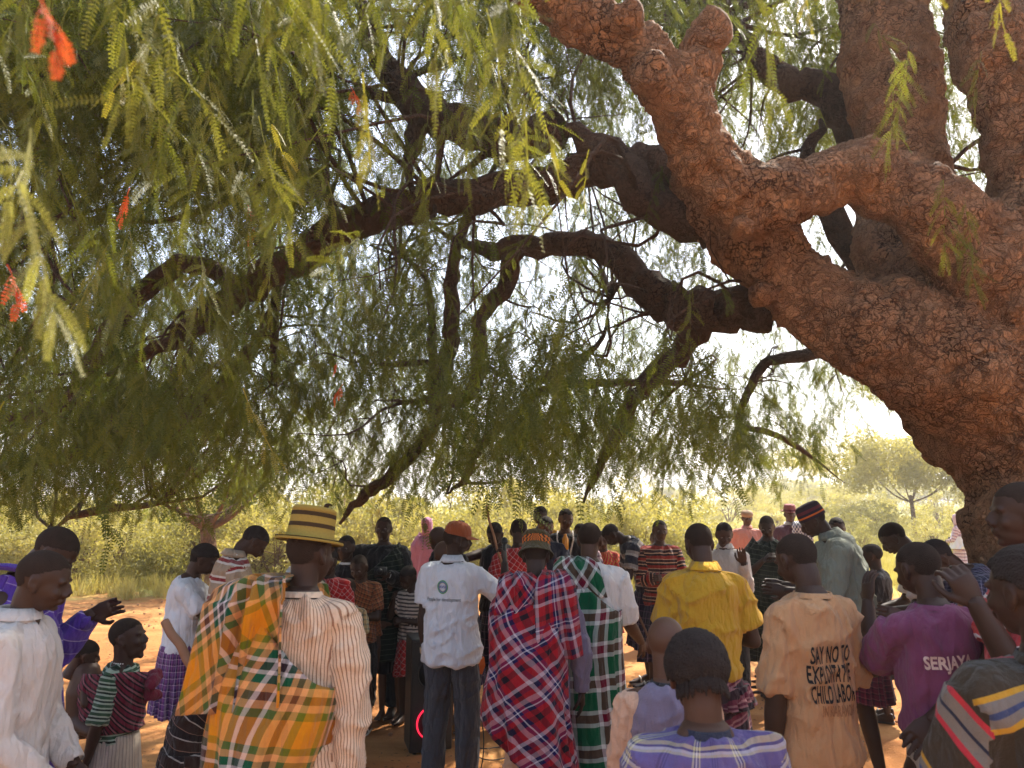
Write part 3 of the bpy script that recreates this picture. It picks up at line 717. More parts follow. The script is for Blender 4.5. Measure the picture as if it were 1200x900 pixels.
def hand_geo(curl, spread=.06, thumb=.6):
    """wrist at origin, fingers towards +Z, palm facing +Y, thumb on +X"""
    g = Geo(); g.tube([(0, 0, -.03), (0, 0, .02), (0, .002, .05), (0, .003, .088)], [.026, .030, .040, .040], 14, squash=.42)
    g.blob((.026, .008, .035), (.018, .014, .030))
    for i, (x, L) in enumerate(((.030, .068), (.010, .076), (-.011, .071), (-.030, .056))):
        a = -curl * (.8 + .12 * i); p = V3((x, .002, .086)); q = 0; pts = [p]; seg = [L * .45, L * .32, L * .25]
        for k, s_ in enumerate(seg):
            q += (curl * (.55 + .12 * i)) if k else curl * .6
            d = V3((math.sin((x) * spread * 60) * .5, math.sin(q), math.cos(q))); p = p + nz(d) * s_; pts.append(p)
        g.limb(pts, [.0092, .0088, .0080, .0068], 8)
    tp = [V3((.026, .004, .022)), V3((.052, .012, .046)), V3((.060, .018 + .02 * thumb, .074)), V3((.056, .026 + .03 * thumb, .094))]
    g.limb(tp, [.014, .0115, .0105, .0085], 8)
    return g
HANDS = {}
for k, c_ in (('open', .10), ('relax', .42), ('grip', 1.15)):
    HANDS[k] = remesh(hand_geo(c_), .0042, 2, .35)
print('hand tris', [len(h[1]) for h in HANDS.values()])
fg = Geo()
fg.loft([V3([(-.028, -.05, .0), (.028, -.05, .0), (.030, -.05, .03), (.022, -.045, .075), (-.022, -.045, .075), (-.030, -.05, .03)]),
         V3([(-.033, .0, .0), (.033, .0, .0), (.033, .0, .04), (.028, -.0, .09), (-.028, .0, .09), (-.033, .0, .04)]),
         V3([(-.040, .08, .0), (.040, .08, .0), (.040, .08, .03), (.024, .08, .052), (-.024, .08, .052), (-.040, .08, .03)]),
         V3([(-.045, .15, .0), (.045, .15, .0), (.045, .15, .02), (.026, .15, .028), (-.026, .15, .028), (-.045, .15, .02)])])
for i, (x, r) in enumerate(((-.033, .014), (-.013, .010), (.004, .0095), (.020, .009), (.036, .0085))): fg.limb([(x, .14, .012), (x, .185 - .008 * i, .011)], [r * 1.1, r], 8)
FOOT = remesh(fg, .006, 3, .3)

SPINE0 = .95
class Rig:
    """joints of one posed figure, in metres at 1.75 m height"""
    def __init__(s, lean=0, bow=0, yaw=0, roll=0, hs=1.0, wd=1.0, side=0):
        s.lean = R(lean); s.wd = wd; s.hs = hs; s.side = R(side)
        zs = np.linspace(SPINE0, 1.52, 40); p = V3((0, 0, SPINE0)); s.sz = zs; s.sp = []; s.sd = []
        for k, z in enumerate(zs):
            a = s.lean * float(sm((z - SPINE0) / .34)); b = s.side * float(sm((z - SPINE0) / .34))
            d = nz(V3((math.sin(b), math.sin(a), math.cos(a)))); 
            if k: p = p + d * (zs[1] - zs[0])
            s.sp.append(p.copy()); s.sd.append(d)
        s.sp = np.array(s.sp); s.sd = np.array(s.sd)
        x = V3((1, 0, 0)); f_ = [nz(np.cross(d, x)) for d in s.sd]      # forward
        s.sf = np.array(f_); s.sx = np.array([nz(np.cross(f_[k], s.sd[k])) for k in range(len(zs))])
        top = s.spine(1.455); na = (s.lean + R(bow)) / 2 if bow is not None else s.lean
        nd = V3((0, math.sin(na), math.cos(na)))
        s.neck0 = top; s.neck1 = top + nd * .060
        hp = R(bow)
        Rh = np.array((Matrix.Rotation(R(yaw), 3, 'Z') @ Matrix.Rotation(-hp, 3, 'X') @ Matrix.Rotation(R(roll), 3, 'Y')))
        s.Rh = Rh; s.Hc = s.neck1 - Rh @ V3((0, -.015, -.085)) * hs
        s.Rt = np.array([s.sx[-1], s.sf[-1], s.sd[-1]]).T
    def spine(s, z):
        return V3([np.interp(z, s.sz, s.sp[:, i]) for i in range(3)])
    def bend(s, v):
        v = np.array(v, float); o = v.copy(); m = v[:, 2] > SPINE0
        k = np.clip(((v[m, 2] - SPINE0) / (s.sz[1] - s.sz[0])), 0, 38.999); i = k.astype(int); fr = (k - i)[:, None]
        c = s.sp[i] * (1 - fr) + s.sp[i + 1] * fr
        ex = (v[m, 2] - np.minimum(v[m, 2], s.sz[-1]))[:, None]
        o[m] = c + v[m, 0:1] * s.sx[i] + v[m, 1:2] * s.sf[i] + ex * s.sd[i]
        return o
    def head(s, v):
        a = (v * s.hs) @ s.Rh.T + s.Hc
        pv = V3((0, -.015, -.085)); b = ((v - pv) * s.hs) @ s.Rt.T + s.neck1
        w_ = sm((-.035 - v[:, 2]) / .10)[:, None]
        return a * (1 - w_) + b * w_
    def hpt(s, p): return (V3(p) * s.hs) @ s.Rh.T + s.Hc

ARM = {   # (upper arm dir, forearm dir, hand pose, palm side) for the +X side; x is mirrored for the other
 'down': ((.16, .00, -1), (.04, .16, -1), 'relax'), 'back': ((.20, -.12, -1), (-.1, .05, -1), 'relax'),
 'clasp': ((.22, .22, -1), (-.62, .78, -.15), 'relax'), 'low': ((.20, .12, -1), (-.45, .65, -.75), 'relax'),
 'fold': ((.20, .25, -1), (-.95, .50, .12), 'grip'), 'face': ((.12, .60, -.75), (-.42, .30, .85), 'relax'),
 'palm': ((.15, .45, -.9), (-.05, .95, .55), 'open'), 'palmup': ((.22, .35, -.9), (.15, .75, .75), 'open'),
 'up': ((.45, .35, .85), (-.15, .15, 1), 'grip'), 'phone': ((.20, .45, -.9), (-.45, .75, .50), 'grip'),
 'side': ((1, .05, .02), (1, .10, .05), 'relax'), 'mic': ((.50, .42, -.75), (-.35, .25, .95), 'grip'),
 'fwd': ((.18, .50, -.85), (-.10, 1, -.05), 'grip'), 'elbow': ((.55, .10, -.8), (-.75, .45, -.35), 'grip'),
 'out': ((.40, .35, -.85), (.25, .75, -.55), 'relax'), 'hangl': ((.1, .75, -.65), (-.2, .7, -.7), 'grip'),
}
TOR = [(.84, .142, .110, 0), (.90, .154, .114, -.004), (.97, .146, .106, 0), (1.05, .128, .094, .004), (1.14, .125, .092, .006), (1.23, .136, .100, .004), (1.31, .146, .106, 0), (1.365, .142, .098, -.006), (1.41, .112, .080, -.012), (1.45, .074, .062, -.016), (1.48, .058, .055, -.016)]
def ring(z, a, b, y0=0, n=32, p=2.4, x0=0):
    th = np.linspace(0, 2 * math.pi, n, endpoint=False); c, s_ = np.cos(th), np.sin(th)
    return np.stack([x0 + a * np.sign(c) * np.abs(c) ** (2 / p), y0 + b * np.sign(s_) * np.abs(s_) ** (2 / p), np.full(n, z)], 1)

def arm_points(rig, side, spec, k=1.0):
    u, f_, hp = spec
    z = 1.378; sh = rig.bend(np.array([[side * .158 * rig.wd, -.008, z]]))[0]
    u = nz((u[0] * side, u[1], u[2])); f_ = nz((f_[0] * side, f_[1], f_[2]))
    el = sh + u * .29 * k; wr = el + f_ * .255 * k
    return sh, el, wr, u, f_, hp

def put_hand(pose, wr, fdir, side, palm, s=1.0):
    v, f_ = HANDS[pose]; v = v * s
    z = nz(fdir); y = nz(V3(palm) - z * np.dot(palm, z)); x = np.cross(y, z)
    # thumb side should follow the mirrored hand
    if side < 0: v = v * [-1, 1, 1]; f_ = f_[:, ::-1]
    x = np.cross(y, z)
    return v @ np.array([x, y, z]) + wr, f_

def uv_body(v, f, rig, arms, rad=.155):
    """metric UVs wrapped round torso and sleeves (seam at the chest)"""
    d_t = ((v[:, None, :] - rig.sp[None, ::3]) ** 2).sum(2); k = d_t.argmin(1) * 3; dt = np.sqrt(d_t.min(1)) / .17
    rel = v - rig.sp[k]; x = (rel * rig.sx[k]).sum(1); y = (rel * rig.sf[k]).sum(1); zz = (rel * rig.sd[k]).sum(1)
    ang = np.arctan2(x, -y); vv = rig.sz[k] + np.clip(zz, -9, 9); U = rad
    best = dt.copy(); which = np.zeros(len(v), int); A = [ang]; W = [vv]; RR = [rad]
    for (sh, el, wr) in arms:
        off = 0
        for a, b in ((sh, el), (el, wr)):
            ab = b - a; L = np.linalg.norm(ab); d = ab / L; tt = np.clip(((v - a) @ d) / L, 0 if off else .12, 1)
            pr = a + tt[:, None] * ab; r_ = v - pr; di = np.linalg.norm(r_, axis=1) / .062
            ref = nz(np.cross(d, (1, 0, 0)) if abs(d[0]) < .8 else np.cross(d, (0, 1, 0))); ref2 = np.cross(d, ref)
            aa = np.arctan2(r_ @ ref2, r_ @ ref); A.append(aa); W.append(1.42 - (off + (v - a) @ d)); RR.append(.065)
            m_ = di < best; best[m_] = di[m_]; which[m_] = len(A) - 1; off += L
    A = np.array(A); W = np.array(W); RR = np.array(RR)
    fw = which[f[:, 0]]                                     # one chart per face
    fa = A[fw[:, None], f]; fv = W[fw[:, None], f]
    fa = fa[:, :1] + (fa - fa[:, :1] + math.pi) % (2 * math.pi) - math.pi
    uv = np.stack([fa * RR[fw][:, None], fv], -1).reshape(-1, 2)
    vert_uv = np.stack([A[which, np.arange(len(v))] * RR[which], W[which, np.arange(len(v))]], 1)
    return uv, vert_uv, which

def wrinkle(v, f, vuv, amp, seed):
    n = normals(v, f); u, w_ = vuv[:, 0], vuv[:, 1]; o = np.full(len(u), seed * 3.7)
    a = 1 - np.abs(2 * vnoise(np.stack([u * 11 + w_ * 2.5, w_ * 3.2 - u, o], 1), seed) - 1)
    b = 1 - np.abs(2 * vnoise(np.stack([u * 6 - w_ * 13, w_ * 6 + u * 9, o], 1), seed + 1) - 1)
    c = vnoise(np.stack([u * 3, w_ * 3, o], 1), seed + 2)
    d = 1.5 * amp * (1.3 * (a ** 2 - .4) * (.35 + c) + 1.1 * (b ** 2.5 - .25) * (1.25 - c) + .8 * (c - .5))
    return v + n * d[:, None]

def finish(name, geo, vox, rig, arms, mat, parent, s, amp=.010, seed=1, uvr=.155, smooth=7, trim=None, **kw):
    v, f = remesh(geo, vox, smooth)
    uv, vuv, wh = uv_body(v, f, rig, arms, uvr)
    if amp:
        v1 = wrinkle(v, f, vuv, amp, seed); v = v1 if trim is None else v1 + (v - v1) * sm((v[:, 2:3] - trim[0]) / (trim[1] - trim[0]))
    return link(name, mk_mesh(name, v * s, f, uv), mat, parent, **kw), v * s, f

def grid_uv(nu, nv, uu, vv):
    i = np.arange(nu * nv).reshape(nv, nu); q = np.stack([i[:-1, :-1], i[:-1, 1:], i[1:, 1:], i[1:, :-1]], -1).reshape(-1, 4)
    uv = np.stack([uu, vv], -1).reshape(-1, 2)[q].reshape(-1, 2); return q, uv
def sheet(name, P, U, W, mat, parent, thick=.006, **kw):
    """P (nv,nu,3) cloth sheet with metric UVs and real thickness"""
    nv_, nu_ = P.shape[:2]; q, uv = grid_uv(nu_, nv_, U, W)
    me = mk_mesh(name, P.reshape(-1, 3), q, uv); o = link(name, me, mat, parent, **kw)
    md = o.modifiers.new('thickness', 'SOLIDIFY'); md.thickness = thick; md.offset = 0; return o

def skirt(name, mat, parent, s, rig, z0=1.02, z1=.30, a0=.165, a1=.22, fold=.02, nf=9, seed=1, n=120, m=26, wobble=.0, b0=None, b1=None, thick=.006, xoff=0, **kw):
    th = np.linspace(0, 2 * math.pi, n); P = []; U = []; W = []
    for k in range(m):
        t_ = k / (m - 1); z = lerp(z0, z1, t_); a = lerp(a0, a1, t_ ** .7); b = lerp(b0 or a0 * .75, b1 or a1 * .82, t_ ** .7)
        nn = vnoise(np.stack([np.cos(th) * nf * .5 + 5, np.sin(th) * nf * .5, np.full(n, t_ * 1.2 + seed)], 1), seed)
        rd = 1 + (fold / .17) * (1 - np.abs(2 * nn - 1) * 2) * (.25 + .9 * t_)
        x = np.cos(th) * a * rd + xoff * t_; y = np.sin(th) * b * rd
        P.append(np.stack([x, y, z + wobble * np.sin(th * 2 + seed) * t_], 1)); U.append(th * (a0 + a1) * .5 * .9); W.append(np.full(n, z))
    P = np.array(P); sh = P.shape; P = rig.bend(P.reshape(-1, 3)).reshape(sh)
    return sheet(name, P * s, np.array(U) * s, np.array(W) * s, mat, parent, thick, **kw)

def shawl(name, mat, parent, s, rig, side, z1=.38, slant=0, grow=(.27, .23), seed=3, fold=.020, open_=.0, armz=.05, n=150, m=46, tilt=44, lowside=1.20, flank=.195, **kw):
    """toga-like wrap: knotted over one shoulder, under the other arm"""
    th = np.linspace(0, 2 * math.pi, n); P = []; U = []; W = []; prev = None; acc = 0
    hi = V3((side * .145, -.01, 1.48)); lo = V3((-side * .185, 0, lowside))
    for k in range(m):
        t_ = k / (m - 1); e = 1 - (1 - t_) ** 1.5; q = float(sm(t_ * 2.2))
        # the high edge slides off the shoulder and out over the arm, the low edge drops down the flank
        h_ = V3((side * lerp(.135, .250 + .03 * t_, float(sm(t_ * 3.2))), 0, lerp(1.480, z1 + .05 + slant, t_ ** 1.25)))
        l_ = V3((-side * lerp(.185, flank + (grow[0] - .2) * .8 * t_, q), 0, lerp(lowside, z1 - .0, t_)))
        c = (h_ + l_) / 2; ax = (h_ - l_) / 2; b = lerp(.150, grow[1] * .84, t_ ** .5)
        co, si = np.cos(th), np.sin(th); co_ = np.sign(co) * np.abs(co) ** .85; si_ = np.sign(si) * np.abs(si) ** .85
        nn = vnoise(np.stack([co * 3.2 + 5 + t_ * 1.4, si * 3.2, np.full(n, t_ * 1.6 + seed)], 1), seed)
        n2 = vnoise(np.stack([co * 8 - t_ * 4, si * 8, np.full(n, t_ * 4 + seed)], 1), seed + 3)
        rd = 1 + (fold / .2) * ((1 - np.abs(2 * nn - 1) * 2) * (.35 + t_) + .5 * (n2 - .5))
        p = c + (co_ * rd)[:, None] * ax + np.stack([0 * th, si_ * rd * b - .006, 0 * th], 1)
        # the sheet sags between shoulder and flank
        p[:, 2] -= .05 * np.abs(si) * (1 - t_)
        if prev is not None: acc += np.linalg.norm(p - prev, axis=1).mean()
        prev = p; P.append(p); U.append(th * .215); W.append(p[:, 2].copy())
    P = np.array(P); sh = P.shape; P = rig.bend(P.reshape(-1, 3)).reshape(sh)
    return sheet(name, P * s, np.array(U) * s, np.array(W) * s, mat, parent, .007, **kw)

def flap(name, mat, parent, s, rig, side, x0=.10, wd=.17, len_b=.42, len_f=.25, seed=2, skew=.0, fold=.022, **kw):
    """bunched end of cloth thrown over a shoulder, hanging down the back"""
    n, m = 40, 50; P = []; 
    for k in range(m):
        t_ = k / (m - 1); L = t_ * (len_b + len_f + .12)
        for_ = []
        if L < len_f: y = .125; z = 1.44 - (len_f - L); a = 0
        elif L < len_f + .22: a = (L - len_f) / .22 * math.pi; y = .125 * math.cos(a) - .008; z = 1.435 + .055 * math.sin(a)
        else: a = math.pi; y = -.138 - .010 * math.sin((L - len_f) * 9); z = 1.44 - (L - len_f - .22)
        u_ = np.linspace(-1, 1, n); wv = wd * (1 + .35 * max(0, (L - len_f - .2)) / .4) * (.62 + .38 * abs(math.cos(min(a, math.pi))) ** 2)
        nn = 1 - np.abs(2 * vnoise(np.stack([u_ * 2.8 + seed, np.full(n, t_ * 1.1), np.full(n, seed)], 1), seed) - 1)
        x = side * (x0) + u_ * wv * .5 + skew * max(0, L - len_f - .2)
        sg = -1 if a > 1.6 else 1
        yy = y + sg * fold * (nn * 1.5) * (1.25 if a > 1.6 else .8) ; zz = z + (fold * nn if .2 < a < 2.9 else 0) + (.05 * u_ * max(0, L - .45))
        P.append(np.stack([x, yy, zz], 1))
    P = np.array(P); U = np.tile(np.linspace(-1, 1, n) * wd * .75, (m, 1)); W = np.tile(np.linspace(0, len_b + len_f + .12, m)[:, None], (1, n))
    sh = P.shape; P = rig.bend(P.reshape(-1, 3)).reshape(sh)
    return sheet(name, P * s, U * s, W * s, mat, parent, .008, **kw)

def lathe(prof, n=40, sx=1, sy=1):
    th = np.linspace(0, 2 * math.pi, n, endpoint=False)
    return [np.stack([np.cos(th) * r * sx, np.sin(th) * r * sy, np.full(n, z)], 1) for r, z in prof]

def hat(kind, rig, s, parent, mats):
    """hats in head coordinates, worn on the posed head"""
    def out(name, g, mat, tilt=0, dz=0, dy=0, **kw):
        v = np.concatenate(g.v); 
        if tilt: v = v @ rotm('X', tilt).T
        v = v + [0, dy, dz]; v = ((v * rig.hs) @ rig.Rh.T + rig.Hc) * s; g.v = [v]
        return gobj(name, g, mat, parent, **kw)
    g = Geo()
    if kind == 'fedora':
        g.loft(lathe([(.126, -.004), (.130, .0), (.128, .006), (.110, .004), (.094, .008), (.0905, .028), (.0895, .029), (.088, .050)], 48, .93, 1.08), False); out('hat', g, mats[0], -4, .052, -.012)
        for z0, z1, r0, r1, m_ in ((.050, .066, .0885, .087, 1), (.066, .092, .0872, .0858, 0), (.092, .108, .0862, .0852, 1)):
            g = Geo(); g.loft(lathe([(r0, z0), (r1, z1)], 48, .93, 1.08), False); out('hat_band', g, mats[m_], -4, .052, -.012)
        g = Geo(); g.loft(lathe([(.0850, .108), (.0835, .124), (.074, .131), (.05, .128), (.01, .126)], 48, .93, 1.08)); out('hat_crown', g, mats[0], -4, .052, -.012)
        g = Geo(); g.loft(lathe([(.1, .0075), (.1295, .0072), (.1305, .0092), (.1, .0105)], 48, .93, 1.08), False); out('hat_brim_edge', g, mats[1], -4, .052, -.012)
    elif kind == 'bucket':
        g.loft(lathe([(.112, -.020), (.114, -.016), (.110, -.012), (.094, .012), (.090, .036)], 40, .95, 1.1), False); out('hat', g, mats[0], -3, .028, -.010)
        g = Geo(); g.loft(lathe([(.0902, .036), (.0905, .050), (.0895, .066), (.0885, .080)], 40, .95, 1.1), False); out('hat_band', g, mats[1], -3, .028, -.010)
        g = Geo(); g.loft(lathe([(.0880, .080), (.086, .102), (.078, .114), (.05, .120), (.01, .120)], 40, .95, 1.1)); out('hat_crown', g, mats[0], -3, .028, -.010)
    elif kind == 'cap':
        g.loft(lathe([(.086, .018), (.087, .036), (.084, .066), (.070, .098), (.042, .116), (.01, .121)], 36, .96, 1.14)); out('hat', g, mats[0], -5, .018, -.006)
        g = Geo(); th = np.linspace(-1, 1, 15); rg_ = []
        for zz in (0, .004):
            for k in range(5):
                q = k / 4; rg_.append(np.stack([np.sin(th * 1.1) * .085, .080 + q * .085 * np.cos(th * 1.35) + (np.cos(th * 1.1) - 1) * .06, .034 - .012 * q - .018 * th ** 2 * (1) + zz], 1))
        v = np.concatenate(rg_[:5] + rg_[5:]); q = []
        for l_ in (0, 75):
            for k in range(4):
                for i in range(14):
                    a = l_ + k * 15 + i; q.append((a, a + 1, a + 16, a + 15) if l_ else (a, a + 15, a + 16, a + 1))
        for i in range(14): q.append((60 + i, 135 + i, 136 + i, 61 + i))
        g.add(v, q); out('visor', g, mats[1], -5, .018, -.006)
        g = Geo(); g.blob((0, -.006, .142), (.008, .008, .005)); out('cap_button', g, mats[0])
    elif kind == 'knit':
        zs = [(.088, .010, 0), (.0885, .030, 0), (.0885, .0305, 1), (.0875, .042, 1), (.0872, .0425, 0), (.086, .060, 0), (.086, .0605, 2), (.083, .082, 2), (.083, .0825, 3), (.078, .104, 3)]
        cur = [0, 2, 4, 6, 8]
        for nm, i0, i1, m_ in (('hat', 0, 1, 0), ('hat_band', 1, 3, 1), ('hat_stripe', 3, 5, 0), ('hat_band', 5, 7, 2), ('hat_stripe', 7, 9, 3)):
            g = Geo(); g.loft(lathe([(zs[i][0], zs[i][1]) for i in range(i0, i1 + 1)], 36, .96, 1.12), False); out(nm, g, mats[m_], 12, .012, -.012)
        g = Geo(); g.loft(lathe([(.078, .104), (.062, .118), (.03, .123), (.005, .122)], 36, .96, 1.12)); out('hat_crown', g, mats[0], 12, .012, -.012)
    elif kind == 'trilby':
        g.loft(lathe([(.138, .004), (.140, .0), (.092, .006), (.088, .040), (.080, .085), (.060, .098), (.02, .088)], 36, .95, 1.1)); out('hat', g, mats[0], -4, .050, -.008)
        g = Geo(); g.loft(lathe([(.0925, .008), (.0900, .030)], 36, .95, 1.1), False); out('hat_band', g, mats[1], -4, .050, -.008)
    elif kind == 'flat':
        g.loft(lathe([(.084, .010), (.092, .030), (.094, .055), (.080, .082), (.045, .094), (.01, .096)], 32, .96, 1.14)); out('hat', g, mats[0], -6, .026, -.002)
    elif kind == 'scarf':
        g.loft(lathe([(.10, -.16), (.088, -.09), (.094, -.03), (.094, .03), (.080, .085), (.045, .108), (.01, .115)], 28, .95, 1.08)); out('headscarf', g, mats[0], -2, .01, -.018)

def hairmask(p, style):
    x, y, z = p[:, 0], p[:, 1], p[:, 2]
    lo = -.058 if style in ('braid', 'long') else -.040
    hz = lo + (.068 - lo) * sm((y + .075) / .145)
    hz = hz + (vnoise(p * 70, 3) - .5) * .016
    m_ = (z > hz) & ~((np.abs(x) > .062) & ((y - .004) ** 2 + (z + .002) ** 2 < .036 ** 2))
    return m_

def text_on(txt, size, mat, parent, vb, fb, x, z, s, font_w=1.0, bold=.0, side=-1, spacing=1.0, name='print', outline=False, shear=0, rotd=0, fit=0, **kw):
    """flat print laid on the folds of a shirt: letters as thin mesh projected on the back"""
    cu = bpy.data.curves.new(name, 'FONT'); cu.body = txt; cu.size = size; cu.align_x = 'CENTER'; cu.align_y = 'CENTER'; cu.offset = bold; cu.space_character = spacing; cu.resolution_u = 3; cu.shear = shear
    o = bpy.data.objects.new('t', cu); C.objects.link(o); dg = bpy.context.evaluated_depsgraph_get(); me = bpy.data.meshes.new_from_object(o.evaluated_get(dg)); bpy.data.objects.remove(o)
    import bmesh
    bm = bmesh.new(); bm.from_mesh(me); bmesh.ops.triangulate(bm, faces=bm.faces)
    for _ in range(5):
        e = [e for e in bm.edges if e.calc_length() > .008]
        if not e: break
        bmesh.ops.subdivide_edges(bm, edges=e, cuts=1); bmesh.ops.triangulate(bm, faces=bm.faces)
    bvh = BVHTree.FromPolygons(vb.tolist(), fb.tolist())
    if fit: xs_ = [v.co.x for v in bm.verts]; font_w = fit / (max(xs_) - min(xs_))
    cr_, sr_ = math.cos(R(rotd)), math.sin(R(rotd))
    for v in bm.verts:
        xx, zz = v.co.x * font_w, v.co.y; xx, zz = xx * cr_ - zz * sr_, xx * sr_ + zz * cr_
        px_ = (-xx if side > 0 else xx) + x; pz_ = zz + z
        h_ = bvh.ray_cast(Vector((px_, side * 1.5, pz_)), Vector((0, -side, 0)))
        v.co = (h_[0] + Vector((0, side * .0055, 0))) if h_[0] else Vector((px_, side * .15, pz_))
    bm.to_mesh(me); bm.free(); return link(name, me, mat, parent, **kw)
# ------------------------------------------------------------------ people: the builder
EYE = plain('eye_white', (.22, .17, .14), .3, spec=.4, var=.05); IRIS = plain('iris', (.012, .008, .006), .15, spec=.7)
SOLE = plain('sandal_sole', (.05, .04, .035), .7); STRAP = plain('sandal_strap', (.10, .045, .03), .7)
TOPZ = {None: .119, 'fedora': .182, 'bucket': .148, 'cap': .142, 'knit': .138, 'trilby': .146, 'flat': .122, 'scarf': .127}
GROUP = 'people gathered in a ring under the big tree'
PC = [0]
def person(px, py, d, face, label, cat='man', lean=0, bow=8, yaw=0, roll=0, arms=('down', 'down'), sk=0, hair='short', hat_=None, hatm=None, top=None, bottom=None, coll=None, shoes=None, wd=1.0, step=0.0, extra=None, eyes=False, group=GROUP, fat=1.0, side=0, scale=None, foot=True, nolegs=False):
    PC[0] += 1; seed = PC[0]
    P = at(px, py, d); hs = 1.0
    for _ in range(3):
        rig = Rig(lean, bow, yaw, roll, hs, wd, side); tz = max((rig.hpt((0, -.01, TOPZ[hat_])))[2], rig.head(LVH)[:, 2].max())
        s = P.z / tz; 
        if scale: s = scale
        Hm = s * 1.75; hs = (.180 + .0285 * Hm) / .23 / s
    rz = R(face); hc = Matrix.Rotation(rz, 3, 'Z') @ Vector(rig.Hc * s)
    zoff = 0 if not scale else P.z - tz * s
    root = empty('person', (P.x - hc.x, P.y - hc.y, zoff), rz, label=label, category=cat, group=group)
    vox = min(.016, max(.0105, .0024 * d)); SKM = SK[sk]
    A = []; hands = []; spec = []
    for i, a in enumerate(arms):
        sd_ = -1 if i == 0 else 1; a = ARM[a] if isinstance(a, str) else a
        sh, el, wr, u, f_, hp = arm_points(rig, sd_, a[:3]); A.append((sh, el, wr))
        if len(a) > 3: f_ = nz((a[3][0] * sd_, a[3][1], a[3][2]))
        spec.append((sd_, f_, hp))
    # one continuous body
    g = Geo(); g.loft([rig.bend(ring(z, a * wd * fat, b * fat, y)) for z, a, b, y in TOR])
    g.tube([rig.spine(1.42), rig.neck0, rig.neck1 - (rig.neck1 - rig.neck0) * .35], [.064, .055, .050], 16)
    for i, (sh, el, wr) in enumerate(A):
        sd_ = -1 if i == 0 else 1; inn = rig.bend(np.array([[sd_ * .085, -.01, 1.385]]))[0]
        g.limb([inn, sh], [.058, .050 * fat], 12); g.limb([sh, sh + (el - sh) * .4, el], [.050 * fat, .047 * fat, .038], 12)
        g.limb([el, el + (wr - el) * .3, wr], [.041, .043 * fat, .027], 12)
        g.tube([wr, wr + nz(wr - el) * .02], [.027, .027], 10)
    legs = []
    for sd_ in (-1, 1):
        st = step * sd_; hip = V3((sd_ * .092 * wd, 0, .90)); kn = V3((sd_ * .104, .03 + st * .5, .50)); an = V3((sd_ * .112, -.01 + st, .085)); legs.append((hip, kn, an))
        if nolegs: continue
        g.limb([hip + (kn - hip) * .12, hip + (kn - hip) * .5, kn], [.074 * fat, .074 * fat, .055], 14); g.limb([kn, kn + (an - kn) * .35, an, an - (0, 0, .03)], [.054, .054 * fat, .036, .036], 12)
    v, f = remesh(g, vox, 4); Vs = [v]; Fs = [f]; n = len(v)
    T = HEAD if d < 6.6 else HEADL
    Vs.append(rig.head(T[0])); Fs.append(T[1] + n); n += len(T[0])
    for (sd_, f_, hp), (sh, el, wr) in zip(spec, A):
        pn = rig.Rt @ V3((-sd_ * .9, .25, 0)); 
        if hp == 'open': pn = V3((-sd_ * .3, -.75, .6))
        hv_, hf_ = put_hand(hp, wr, f_ + V3((0, 0, -.05)), sd_, pn, .95 if Hm > 1.5 else .9); Vs.append(hv_); Fs.append(hf_ + n); n += len(hv_); hands.append((wr, f_))
    if not nolegs and foot:
        for i, (hip, kn, an) in enumerate(legs):
            fv = FOOT[0] * [1 if i else -1, 1.08, 1] + [an[0], an[1] + .0, 0]; Vs.append(fv); Fs.append(FOOT[1] + n); n += len(fv)
    link('body', mk_mesh('body', np.concatenate(Vs) * s, np.concatenate(Fs)), SKM, root)
    # hair: a textured shell lifted off the scalp
    if hair and hair != 'bald':
        p, f = T; m_ = hairmask(p, hair)[f].all(1); ff = f[m_]; nn = normals(p, f)
        off = {'shaved': .0012, 'short': .0036, 'afro': .014, 'cornrow': .015, 'braid': .010, 'long': .012}[hair]
        o_ = off * (.75 + .5 * vnoise(p * 90, seed))
        if hair in ('cornrow', 'braid'): 
            ang = np.arctan2(p[:, 0], p[:, 2] + .10); o_ = off * (.82 + .26 * np.abs(np.sin(ang * 40 + (vnoise(p * [20, 20, 6], 3) - .5) * 2.5)) + .35 * vnoise(p * 60, 5))
        q = p + nn * o_[:, None]
        # hairline fades down to the scalp
        use, inv = np.unique(ff, return_inverse=True); fe = inv.reshape(ff.shape); qq = q[use]
        ecount = {}
        for tri in fe:
            for a, b in ((tri[0], tri[1]), (tri[1], tri[2]), (tri[2], tri[0])): k = (min(a, b), max(a, b)); ecount[k] = ecount.get(k, 0) + 1
        bd = np.array(sorted({i for k, c_ in ecount.items() if c_ == 1 for i in k}), int)
        qq[bd] = p[use][bd] - nn[use][bd] * .002
        link('hair', mk_mesh('hair', rig.head(qq) * s, fe), HAIRS if hair == 'shaved' else HAIR, root)
        if hair == 'cornrow':
            g = Geo(); rg = np.random.RandomState(seed)
            for k in range(74):                          # rows of thin plaits from crown to nape
                a = lerp(-2.15, 2.15, k / 73) + rg.normal(0, .012); pp = []; lowe = -.62 + .35 * abs(a / 2.15) ** 2 + rg.normal(0, .05)
                for e_ in np.linspace(1.45, lowe, 13):
                    o2 = .0135 + .0012 * rg.normal(); a2 = a + .02 * rg.normal()
                    pp.append((math.sin(a2) * math.cos(e_) * (.074 + o2), -.012 - math.cos(a2) * math.cos(e_) * (.094 + o2), .030 + math.sin(e_) * (.084 + o2)))
                g.tube(pp, np.full(13, .0046) * np.linspace(.6, 1.05, 13), 6)
